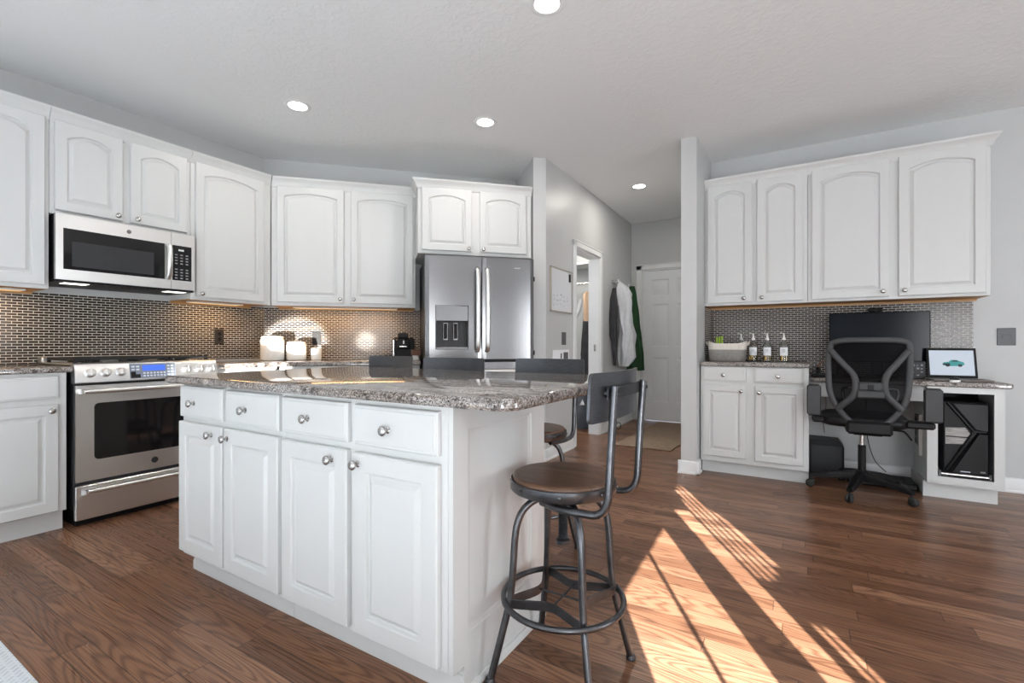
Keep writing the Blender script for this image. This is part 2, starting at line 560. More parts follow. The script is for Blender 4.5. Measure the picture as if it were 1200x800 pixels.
def tag(o, label=None, cat=None, group=None, kind=None):
    if label: o['label'] = label
    if cat: o['category'] = cat
    if group: o['group'] = group
    if kind: o['kind'] = kind
    return o
def thing(name, label, cat, loc, rotz=0, group=None):
    o = bpy.data.objects.new(name, None)
    o.empty_display_size = 0.1
    COL.objects.link(o)
    o.location = loc
    o.rotation_euler = (0, 0, rotz)
    return tag(o, label, cat, group)
def struct(name, mb, mat, **kw):
    return tag(mb.build(name, mat, **kw), kind='structure')
def copy_tree(o, parent=None):
    c = o.copy()
    COL.objects.link(c)
    if parent is not None:
        c.parent = parent
    for ch in list(o.children):
        copy_tree(ch, c)
    return c
def arc(cx, cy, r, a0, a1, n):
    return [(cx + r * math.cos(R(a0 + (a1 - a0) * i / n)), cy + r * math.sin(R(a0 + (a1 - a0) * i / n))) for i in range(n + 1)]
def smooth_path(P, k=6, loop=False):
    P = [Vector(p) for p in P]
    out = []
    n = len(P)
    rng = n if loop else n - 1
    for i in range(rng):
        p0 = P[i - 1] if (i > 0 or loop) else P[0]
        p1 = P[i]; p2 = P[(i + 1) % n]
        p3 = P[(i + 2) % n] if (i + 2 < n or loop) else P[-1]
        for j in range(k):
            t = j / k
            out.append(0.5 * ((2 * p1) + (p2 - p0) * t + (2 * p0 - 5 * p1 + 4 * p2 - p3) * t * t + (3 * p1 - p0 - 3 * p2 + p3) * t ** 3))
    if not loop:
        out.append(P[-1])
    return out

# ------------------------------------------------------------------ wall frames: local x runs right along the wall, local y into it
class Frame:
    def __init__(s, o, deg):
        s.o = Vector((o[0], o[1], 0)); s.a = R(deg)
    def pt(s, x, p, z=0.0):
        """x along the wall, p out of it into the room"""
        t = Vector((math.cos(s.a), math.sin(s.a), 0)); n = Vector((-math.sin(s.a), math.cos(s.a), 0))
        q = s.o + t * x - n * p
        return Vector((q.x, q.y, z))
LEFT = Frame((-4.19, 0), 90)            # x = world Y
DIAG = Frame((-4.19, 2.52), 46.3)       # from the corner to the fridge alcove
DESK = Frame((0, 4.77), 0)              # x = world X
HALL = Frame((-2.0, 3.852), 91.6)       # hall wall, x = distance from its near end
ISLE = Frame((0, 1.66), 0)              # the island, fronts facing the camera
CEILZ = 2.74

# ================================================================== THE ROOM
struct('floor', MB().box(-4.6, 4.4, -3.2, 7.0, -0.1, 0), FLOOR, smooth=None)
struct('ceiling', MB().box(-4.6, 4.4, -3.2, 7.0, CEILZ, CEILZ + 0.1), CEIL, smooth=None)
struct('wall_left', MB().box(-4.35, -4.19, -3.1, 2.52, 0, CEILZ), WALL, smooth=None)
def wallbox(fr, x0, x1, t, z0=0, z1=CEILZ, p=0):
    mb = MB(); mb.box(x0, x1, -p, t - p, z0, z1)
    return mb
struct('wall_corner', wallbox(DIAG, -0.1, 2.38, 0.12), WALL, loc=DIAG.o, rotz=DIAG.a, smooth=None)
# fridge alcove return, a stub standing out from the corner wall
stub = MB()
a0, a1 = DIAG.pt(2.375, -0.05), DIAG.pt(2.362, 0.645)
b1, b0 = Vector((-2.0, 3.852, 0)), DIAG.pt(2.52, -0.05)
stub.prism([(a0.x, a0.y), (a1.x, a1.y), (b1.x, b1.y), (b1.x - 0.02, b1.y + 0.7), (b0.x, b0.y)], 0, CEILZ, 'z')
struct('wall_alcove', stub, WALL, smooth=None)
# hall wall with the closet doorway
hw = MB()
hw.box(0.02, 0.69, 0, 0.13, 0, CEILZ)
hw.box(0.69, 1.43, 0, 0.13, 2.06, CEILZ)
hw.box(1.43, 2.85, 0, 0.13, 0, CEILZ)
struct('wall_hall', hw, WALL, loc=HALL.o, rotz=HALL.a, smooth=None)
# rear wall of the hall, with the door opening
YB = 6.6
bw = MB()
bw.box(-2.25, -1.93, YB, YB + 0.14, 0, CEILZ)
bw.box(-1.93, -1.11, YB, YB + 0.14, 2.08, CEILZ)
bw.box(-1.11, -0.7, YB, YB + 0.14, 0, CEILZ)
struct('wall_hall_end', bw, WALL, smooth=None)
struct('wall_partition', MB().box(-0.868, -0.746, 4.075, 6.6, 0, CEILZ), WALL, smooth=None)
struct('wall_desk', MB().box(-0.746, 4.3, 4.77, 4.9, 0, CEILZ), WALL, smooth=None)
struct('wall_right', MB().box(4.2, 4.35, -3.1, 4.77, 0, CEILZ), WALL, smooth=None)
# unseen rear wall: openings made up to shape the sun patches on the floor
rear = MB()
def zt(y):
    return (y + 3.0) / 0.869 * math.tan(SUN_EL)
holes = [  # x0, x1, low, top at x0, top at x1 ; x = q + 1.71
    (-1.52, -0.5, 0.1, .72, .72), (-0.44, 0.58, 0.1, .72, .72), (0.64, 1.66, 0.1, .72, .72),  # low openings added to sun the rug and uplight the ceiling
    (2.17, 2.405, 0.06, zt(1.95), zt(2.40)),
    (2.425, 2.61, 0.06, zt(2.43), zt(2.79)),
    (2.785, 2.885, 0.06, zt(3.13), zt(3.16)),
    (2.905, 2.925, zt(2.42), zt(3.30), zt(3.40)),
    (2.938, 2.960, zt(2.42), zt(3.55), zt(3.6)),
    (2.973, 2.997, zt(2.45), zt(3.62), zt(3.66)),
    (3.010, 3.035, zt(2.50), zt(3.68), zt(3.66)),
    (3.050, 3.085, zt(2.60), zt(3.30), zt(3.10)),
]
lowr = [(2.93, 3.01, 0.06, zt(2.12), zt(2.13))]
xs = -4.3
def quadwall(x0, x1, za0, za1, zb0, zb1):
    rear.loft([[(x0, -3.0, za0), (x1, -3.0, za1), (x1, -3.0, zb1), (x0, -3.0, zb0)], [(x0, -3.004, za0), (x1, -3.004, za1), (x1, -3.004, zb1), (x0, -3.004, zb0)]])
for h in holes:
    quadwall(xs, h[0], 0, 0, CEILZ, CEILZ)
    low = [l for l in lowr if l[0] < h[1] and l[1] > h[0]]
    if h[0] >= 2.93 and h[1] <= 3.011:
        quadwall(h[0], h[1], zt(2.12), zt(2.12), h[2], h[2])
        quadwall(h[0], h[1], 0, 0, 0.06, 0.06)
    else:
        quadwall(h[0], h[1], 0, 0, h[2], h[2])
    quadwall(h[0], h[1], h[3], h[4], CEILZ, CEILZ)
    xs = h[1]
quadwall(xs, 4.3, 0, 0, CEILZ, CEILZ)
struct('wall_rear_sun_mask', rear, WALL, smooth=None)
# closet behind the hall doorway
cw = MB()
cw.box(-3.5, -2.2, 6.45, 6.55, 0, CEILZ)
cw.box(-3.5, -3.4, 4.6, 6.45, 0, CEILZ)
struct('wall_closet', cw, WALL, smooth=None)

# backsplash tile
tag(MB().box(0.38, 2.519, -0.008, -0.0005, 0.928, 1.383).build('backsplash', MOSAIC, loc=LEFT.o, rotz=LEFT.a, smooth=None),
    'brown brick mosaic backsplash behind the range', 'backsplash')
tag(MB().box(0.008, 1.43, -0.008, -0.0005, 0.913, 1.383).build('backsplash', MOSAIC, loc=DIAG.o, rotz=DIAG.a, smooth=None),
    'brown brick mosaic backsplash behind the white canisters and coffee maker', 'backsplash')
dk = MB()
dk.box(-0.737, 0.031, -0.008, -0.0005, 0.9105, 1.383); dk.box(0.031, 1.054, -0.008, -0.0005, 0.80, 1.383)
tag(dk.build('backsplash', MOSAIC, loc=DESK.o, rotz=0, smooth=None), 'dark brick mosaic backsplash behind the desk monitor', 'backsplash')
tag(MB().box(-0.33, -0.01, -0.008, -0.0005, 0.9105, 1.383).build('backsplash', MOSAIC, loc=(-0.746, 4.77, 0), rotz=R(90), smooth=None),
    'narrow strip of brick mosaic on the partition beside the desk cabinet', 'backsplash')

# baseboards and casings
def baseboard(name, fr, x0, x1, p=0.0):
    mb = MB()
    prof = [(0, 0), (0.022, 0), (0.022, 0.012), (0.014, 0.022), (0.014, 0.085), (0.010, 0.098), (0, 0.104)]
    mb.loft([[(x0, -p - a, z) for a, z in prof], [(x1, -p - a, z) for a, z in prof]])
    return struct(name, mb, TRIM, loc=fr.o, rotz=fr.a)
baseboard('baseboard_hall', HALL, 0.0, 0.62)
baseboard('baseboard_hall_far', HALL, 1.50, 2.74)
AL = Frame(DIAG.pt(2.362, 0.645), 26.0)
baseboard('baseboard_alcove', AL, 0.0, 0.12)
baseboard('baseboard_desk', DESK, 1.10, 4.2)
baseboard('baseboard_knee', DESK, 0.03, 0.70)
PE = Frame((-0.868, 4.075), 0)
baseboard('baseboard_partition', PE, -0.022, 0.144)
PS = Frame((-0.746, 4.053), 90)
baseboard('baseboard_partition_side', PS, 0.0, 0.14)
PW_ = Frame((-0.868, 6.6), -90)
baseboard('baseboard_partition_hall', PW_, 0.0, 2.55)
def casing(name, fr, x0, x1, ztop, w=0.07, t=0.018, jamb=0.13):
    mb = MB()
    for a, b in ((x0 - w, x0), (x1, x1 + w)):
        mb.box(a, b, -t, -0.0005, 0, ztop + w, 0.005)
    mb.box(x0 - w, x1 + w, -t, -0.0005, ztop, ztop + w, 0.005)
    mb.box(x0 - w - 0.006, x1 + w + 0.006, -t - 0.006, -0.0005, ztop + w - 0.016, ztop + w, 0.004)
    # jamb lining
    mb.box(x0, x0 + 0.016, -0.004, jamb, 0, ztop)
    mb.box(x1 - 0.016, x1, -0.004, jamb, 0, ztop)
    mb.box(x0, x1, -0.004, jamb, ztop - 0.016, ztop)
    return struct(name, mb, TRIM, loc=fr.o, rotz=fr.a)
casing('trim_1', HALL, 0.69, 1.43, 2.06)
BK = Frame((0, YB), 0)
casing('trim_2', BK, -1.93, -1.11, 2.08)
tag(MB().box(0.0, 0.008, -0.012, 0.012, 0.97, 1.05, 0.002).build('strike_plate', CHROME, loc=HALL.pt(1.405, -0.05), rotz=HALL.a),
    'small metal strike plate in the doorway jamb', 'strike plate')
# six-panel door
def six_panel():
    x0, x1, z0, z1 = -1.912, -1.128, 0.012, 2.062
    mb = MB()
    yf, yb = YB + 0.02, YB + 0.06
    st = 0.115; mid = 0.10
    w = x1 - x0
    cols = [(x0 + st, x0 + w / 2 - mid / 2), (x0 + w / 2 + mid / 2, x1 - st)]
    rows = [(0.26, 0.87), (1.02, 1.60), (1.71, 1.94)]
    # front skin with sunken panels
    xsx = sorted({x0, x1, *[c for q in cols for c in q]}); zsx = sorted({z0, z1, *[c for q in rows for c in q]})
    for i in range(len(xsx) - 1):
        for j in range(len(zsx) - 1):
            a, b, c, d = xsx[i], xsx[i + 1], zsx[j], zsx[j + 1]
            if (a, b) in cols and (c, d) in rows:
                def lp(k, y):
                    return [(a + k, y, c + k), (b - k, y, c + k), (b - k, y, d - k), (a + k, y, d - k)]
                mb.loft([lp(0, yf), lp(0.012, yf + 0.008), lp(0.028, yf + 0.008), lp(0.05, yf + 0.002)], cap0=False, cap1=True)
            else:
                mb.add([(a, yf, c), (b, yf, c), (b, yf, d), (a, yf, d)], [(0, 1, 2, 3)])
    mb.loft([[(x0, yf, z0), (x1, yf, z0), (x1, yf, z1), (x0, yf, z1)], [(x0, yb, z0), (x1, yb, z0), (x1, yb, z1), (x0, yb, z1)]], cap0=False)
    d = struct('door_1', mb, DOORW, smooth=20)
    for z in (1.82, 1.05, 0.25):
        MB().cyl((x0 - 0.008, yf - 0.006, z - 0.045), (x0 - 0.008, yf - 0.006, z + 0.045), 0.007, 8).build('hinge', CHROME, d)
    kb = MB().lathe([(0.028, 0), (0.028, 0.005), (0.012, 0.01), (0.011, 0.035), (0.026, 0.05), (0.028, 0.06), (0.018, 0.072), (0.001, 0.075)], 20,
                    Matrix.Translation((x1 - 0.07, yf, 0.98)) @ Matrix.Rotation(R(90), 4, 'X'))
    kb.build('door_knob', CHROME, d)
    return d
six_panel()

# ================================================================== CABINETS
def door_mesh(mb, x0, x1, z0, z1, arch=0.0, fw=0.058, th=0.021, y=-0.001):
    """raised-panel door, back at y, front at y-th"""
    K = 14
    def loop(i, dy, ar, lift=0.0):
        a, b, c, d = x0 + i, x1 - i, z0 + i, z1 - i
        top = []
        for k in range(K + 1):
            t = k / K
            x = b + (a - b) * t
            s = 2 * t - 1
            z = d - ar * (1 - math.cos(s * PI / 2) ** 0.8) if ar else d
            top.append((x, y - dy, z))
        return [(a, y - dy, c), (b, y - dy, c)] + top
    L = [loop(0, 0, 0), loop(0, th - 0.004, 0), loop(0.004, th, 0), loop(fw - 0.003, th, arch), loop(fw, th - 0.003, arch), loop(fw + 0.003, th - 0.012, arch),
         loop(fw + 0.009, th - 0.012, arch), loop(fw + 0.026, th - 0.0025, arch), loop(fw + 0.0275, th - 0.001, arch)]
    mb.loft(L)
def drawer_mesh(mb, x0, x1, z0, z1, th=0.02, y=-0.001):
    def lp(i, dy):
        return [(x0 + i, y - dy, z0 + i), (x1 - i, y - dy, z0 + i), (x1 - i, y - dy, z1 - i), (x0 + i, y - dy, z1 - i)]
    mb.loft([lp(0, 0), lp(0, th - 0.006), lp(0.003, th - 0.003), lp(0.010, th - 0.002), lp(0.012, th)])
KNOBP = [(0.011, 0.0), (0.011, 0.002), (0.0065, 0.005), (0.006, 0.014), (0.010, 0.018), (0.0155, 0.021), (0.0165, 0.025), (0.014, 0.0295), (0.008, 0.032), (0.0005, 0.033)]
def knob(parent, x, z, y=-0.021):
    MB().lathe(KNOBP, 20, Matrix.Translation((x, y, z)) @ Matrix.Rotation(R(90), 4, 'X')).build('knob', CHROME, parent, smooth=50)
def crown(mb, w, z, e0=0.0, e1=0.0, ret0=0, ret1=0, depth=0.33, y=0.0, rd0=None):
    prof = [(-0.004, -0.028), (0.006, -0.028), (0.009, -0.02), (0.014, -0.012), (0.018, 0.006), (0.030, 0.022), (0.040, 0.034), (0.046, 0.040), (0.048, 0.050), (-0.004, 0.050)]
    rings = []
    if ret0: rings.append([(-o, y + (rd0 or depth), z + h) for o, h in prof])
    rings.append([(-(o if ret0 else -o * e0), y - o, z + h) for o, h in prof])
    rings.append([(w + (o if ret1 else -o * e1), y - o, z + h) for o, h in prof])
    if ret1: rings.append([(w + o, y + depth, z + h) for o, h in prof])
    mb.loft(rings)
def cabinet(name, label, fr, x0, x1, p, z0, z1, doors=(), drawers=(), arch=0.0, crown_kw=None, toe=0.0, under=False, group=None, fw=0.058, pucks=()):
    o = thing(name, label, 'cabinet', fr.pt(x0, p), fr.a, group)
    w = x1 - x0
    d = p - 0.0105
    body = MB()
    if toe:
        body.box(0, w, 0, d, z0 + toe, z1, 0.002)
        MB().box(0.0 if toe < 0.05 else 0.002, w - 0.002, 0.055, d, z0, z0 + toe + 0.001).build('toe_kick', WHITE, o, smooth=None)
    elif under:
        body.box(0, w, 0.0, d, z0 + 0.006, z1, 0.0015)
        body.box(0, w, 0.0, 0.010, z0, z0 + 0.007, 0.001)
        us = MB()
        us.box(0.0, w, 0.0105, d, z0 + 0.0005, z0 + 0.0055)
        us.box(0.0, w, d - 0.018, d, z0 - 0.014, z0 + 0.001)
        us.build('underside', UNDER, o, smooth=None)['label'] = 'raw maple underside panel'
        if pucks:
            a_, b_ = pucks[0] - x0, pucks[-1] - x0
            lbar = MB().box(a_, b_, d - 0.20, d - 0.10, z0 - 0.009, z0 + 0.0004, 0.002).build('light_bar', WHITE, o)
            MB().box(a_ + 0.01, b_ - 0.01, d - 0.195, d - 0.105, z0 - 0.0105, z0 - 0.0085).build('lens', PUCKE, lbar, smooth=None)
            bl = lamp('bar_bulb', 'AREA', fr.pt((a_ + b_) / 2 + x0, 0.16, z0 - 0.012), 3.6 * (b_ - a_), (1.0, 0.60, 0.26), (0, 0, -1), shape='RECTANGLE', size=b_ - a_ - 0.03, size_y=0.085)
            bl.rotation_euler = (0, 0, fr.a)
    else:
        body.box(0, w, 0, d, z0, z1, 0.002)
    body.build('body', WHITE, o)
    for (a, b, c, e, kx, kz) in doors:
        m = MB(); door_mesh(m, a - x0, b - x0, c, e, arch, fw)
        q = m.build('door', WHITE, o, smooth=18)
        if kx is not None: knob(q, kx - x0, kz)
    for (a, b, c, e, kx, kz) in drawers:
        m = MB(); drawer_mesh(m, a - x0, b - x0, c, e)
        q = m.build('drawer', WHITE, o, smooth=30)
        if kx is not None: knob(q, kx - x0, kz)
    if crown_kw is not None:
        m = MB(); crown(m, w, z1, depth=p - 0.0015, **crown_kw)
        m.build('crown_moulding', WHITE, o, smooth=40)
    return o
ZU0, ZU1 = 1.384, 2.42
T22 = math.tan(R((90 - 46.3) / 2))
# uppers on the range wall
cabinet('upper_cabinet', 'tall white arched upper cabinet left of the microwave at the frame edge', LEFT, 0.22, 0.990, 0.33, ZU0, ZU1,
        [(0.245, 0.595, ZU0 + .022, 2.405, 0.56, 1.44), (0.615, 0.970, ZU0 + .022, 2.405, 0.65, 1.44)], arch=0.04, crown_kw={}, under=True, pucks=(0.35, 0.92))
cabinet('upper_cabinet', 'short two-door white cabinet above the stainless microwave', LEFT, 0.992, 1.762, 0.33, 1.842, ZU1,
        [(1.013, 1.350, 1.866, 2.405, 1.318, 1.893), (1.392, 1.735, 1.866, 2.405, 1.425, 1.893)], arch=0.04, crown_kw={})
cabinet('upper_cabinet', 'single-door white upper cabinet between the microwave and the corner', LEFT, 1.764, 2.383, 0.33, ZU0, ZU1,
        [(1.793, 2.318, ZU0 + .022, 2.405, 1.828, 1.43)], arch=0.036, crown_kw=dict(e1=T22), under=True, pucks=(1.83, 2.22))
cabinet('upper_cabinet', 'wide two-door white upper cabinet across the corner above the canisters', DIAG, 0.134, 1.335, 0.33, ZU0, ZU1,
        [(0.180, 0.718, ZU0 + .028, 2.40, 0.690, 1.445), (0.775, 1.313, ZU0 + .028, 2.40, 0.803, 1.445)], arch=0.03, crown_kw=dict(e0=T22), under=True, pucks=(0.28, 1.18))
cabinet('upper_cabinet', 'deep two-door white cabinet above the refrigerator', DIAG, 1.337, 2.350, 0.62, 1.832, 2.415,
        [(1.370, 1.800, 1.862, 2.395, 1.770, 1.885), (1.872, 2.298, 1.862, 2.395, 1.902, 1.885)], arch=0.036, crown_kw=dict(ret0=1, rd0=0.235))
# uppers over the desk
cabinet('upper_cabinet', 'narrow-door white upper cabinet beside the partition above the desk bottles', DESK, -0.744, 0.018, 0.33, ZU0, ZU1,
        [(-0.722, -0.374, ZU0 + .02, 2.41, -0.435, 1.437), (-0.339, -0.010, ZU0 + .02, 2.41, -0.301, 1.437)], arch=0.042, crown_kw={}, under=True)
cabinet('upper_cabinet', 'wide-door white upper cabinet above the computer monitor', DESK, 0.020, 1.070, 0.33, ZU0, ZU1,
        [(0.045, 0.528, ZU0 + .02, 2.41, 0.488, 1.442), (0.580, 1.045, ZU0 + .02, 2.41, 0.612, 1.442)], arch=0.04, crown_kw=dict(ret1=1), under=True)
# base cabinets
cabinet('base_cabinet', 'white base cabinet left of the stainless range', LEFT, 0.40, 0.993, 0.61, 0, 0.895,
        [(0.45, 0.955, 0.122, 0.718, 0.922, 0.685)], [(0.45, 0.955, 0.752, 0.876, None, 0)], toe=0.115)
cabinet('base_cabinet', 'white base cabinet right of the range behind the island', LEFT, 1.795, 2.265, 0.61, 0, 0.875,
        [(1.82, 2.24, 0.122, 0.70, 1.86, 0.66)], [(1.82, 2.24, 0.73, 0.855, 2.03, 0.79)], toe=0.115)
cabinet('base_cabinet', 'white corner base cabinet beside the refrigerator', DIAG, 0.255, 1.352, 0.61, 0, 0.875,
        [(0.30, 0.79, 0.122, 0.70, 0.76, 0.66), (0.82, 1.32, 0.122, 0.70, 0.85, 0.66)], [(0.30, 0.79, 0.73, 0.855, 0.54, 0.79), (0.82, 1.32, 0.73, 0.855, 1.07, 0.79)], toe=0.115)
cabinet('desk_cabinet', 'white two-drawer two-door base cabinet between partition and desk', DESK, -0.737, 0.026, 0.57, 0, 0.876,
        [(-0.716, -0.395, 0.145, 0.723, -0.430, 0.682), (-0.334, -0.008, 0.14, 0.723, -0.303, 0.676)],
        [(-0.716, -0.395, 0.757, 0.872, -0.561, 0.806), (-0.337, -0.008, 0.755, 0.872, -0.174, 0.806)], toe=0.10, fw=0.05)
# island
isl_d = [(-2.452, -2.086, 0.112, 0.703, -2.164, 0.667), (-2.070, -1.694, 0.110, 0.703, -2.042, 0.663), (-1.668, -1.306, 0.108, 0.700, -1.380, 0.662), (-1.276, -0.914, 0.104, 0.698, -1.250, 0.662)]
isl_w = [(-2.446, -2.086, 0.726, 0.866, -2.315, 0.792), (-2.062, -1.690, 0.725, 0.862, -1.908, 0.79), (-1.670, -1.304, 0.726, 0.858, -1.512, 0.79), (-1.272, -0.914, 0.725, 0.856, -1.113, 0.786)]
pI = 1.66 - 1.093
cabinet('island_cabinet', 'left half of the white island with two narrow doors nearest the range', ISLE, -2.456, -1.681, pI, 0, 0.876, isl_d[:2], isl_w[:2], toe=0.09, fw=0.062)
ri = cabinet('island_cabinet', 'right half of the white island beside the nearest stool', ISLE, -1.680, -0.888, pI, 0, 0.876, isl_d[2:], isl_w[2:], toe=0.09, fw=0.062)
# finished end panel of the island with its sunken field, notched at the toe
ep = MB()
L0, L1, H0, H1 = 1.093, 1.66, 0.0, 0.876      # along Y, height
def ploop(k, x):
    a, b, c, d = 1.165 + k, 1.560 - k, 0.178 + k, 0.800 - k
    return [(x, a, c), (x, b, c), (x, b, d), (x, a, d)]
XE = -0.870
ys = [L0, 1.165, 1.560, L1]; zs = [0.0, 0.09, 0.178, 0.800, H1]
for i in range(3):
    for j in range(4):
        if i == 1 and j == 2:
            ep.loft([ploop(0, XE), ploop(0.004, XE - 0.004), ploop(0.012, XE - 0.005), ploop(0.016, XE - 0.007)], cap0=False)
        else:
            y0 = ys[i] if not (i == 0 and j == 0) else 1.145
            ep.add([(XE, y0, zs[j]), (XE, ys[i + 1], zs[j]), (XE, ys[i + 1], zs[j + 1]), (XE, y0, zs[j + 1])], [(0, 1, 2, 3)])
for y0, z0, z1 in ((1.093, 0.09, H1), (1.145, 0.0, 0.09)):
    ep.add([(XE, y0, z0), (XE - 0.017, y0, z0), (XE - 0.017, y0, z1), (XE, y0, z1)], [(0, 1, 2, 3)])
ep.add([(XE, L1, 0), (XE - 0.017, L1, 0), (XE - 0.017, L1, H1), (XE, L1, H1)], [(0, 1, 2, 3)])
inv = ri.matrix_world.inverted() if False else None
mk = [Vector((v.x - (-1.680), v.y - 1.093, v.z)) for v in ep.v]
ep.v = mk
ep.build('end_panel', WHITE, ri, smooth=20)['label'] = 'framed end panel'
sh = MB()
sh.loft([[(-0.870 + 1.680 + a, y - 1.093, z) for a, z in ((0.0005, 0), (0.012, 0), (0.012, 0.012), (0.006, 0.022), (0.0005, 0.024))] for y in (1.145, 1.655)])
sh.build('shoe_moulding', WHITE, ri)
sh2 = MB()
sh2.loft([[(x + 1.680, 1.148 - 1.093 - a, z) for a, z in ((0.0005, 0), (0.014, 0), (0.014, 0.035), (0.006, 0.06), (0.0005, 0.064))] for x in (-1.68, -0.872)])
sh2.build('toe_moulding', WHITE, ri)
li = [o for o in COL.objects if o.get('label', '').startswith('left half')][0]
sh3 = MB()
sh3.loft([[(x + 2.456, 1.148 - 1.093 - a, z) for a, z in ((0.0005, 0), (0.014, 0), (0.014, 0.035), (0.006, 0.06), (0.0005, 0.064))] for x in (-2.454, -1.682)])
sh3.build('toe_moulding', WHITE, li)

# ------------------------------------------------------------------ countertops
def counter(label, poly, z0, z1, b=0.007):
    cx = sum(p[0] for p in poly) / len(poly); cy = sum(p[1] for p in poly) / len(poly)
    m = MB(); m.slab([(p[0] - cx, p[1] - cy) for p in poly], z0, z1, b)
    return tag(m.build('countertop', GRANITE, loc=(cx, cy, 0), smooth=40), label, 'countertop')
XR, YN, YF, XLI = -0.648, 1.045, 2.12, -2.52
r_ = 0.075
poly = [(XLI, YN)] + arc(XR - r_, YN + r_, r_, -90, 0, 8) + arc(XR - 0.05, YF - 0.05, 0.05, 0, 90, 6) + [(XLI, YF)]
counter('polished granite island top with overhang and rounded corners', poly, 0.876, 0.910, 0.009)
counter('granite counter left of the range on the white base cabinet', [(-4.18, 0.38), (-3.553, 0.38), (-3.553, 1.012), (-4.18, 1.012)], 0.895, 0.927)
dq = [DIAG.pt(0.262, 0.64), DIAG.pt(1.358, 0.64), DIAG.pt(1.358, 0.0095), DIAG.pt(0.004, 0.0095)]
counter('granite counter turning the corner under the canisters', [(-4.18, 1.790), (-3.553, 1.790), (-3.553, 2.262)] + [(q.x, q.y) for q in dq[1:3]] + [(-4.18, 2.515)], 0.876, 0.912)
counter('higher granite counter carrying the basket and bottles', [(-0.736, 4.168), (0.030, 4.168), (0.030, 4.760), (-0.736, 4.760)], 0.877, 0.910)
counter('lower granite desk counter under the monitor and laptop', [(0.031, 4.300), (1.120, 4.262), (1.137, 4.275), (1.137, 4.760), (0.031, 4.760)], 0.766, 0.799)

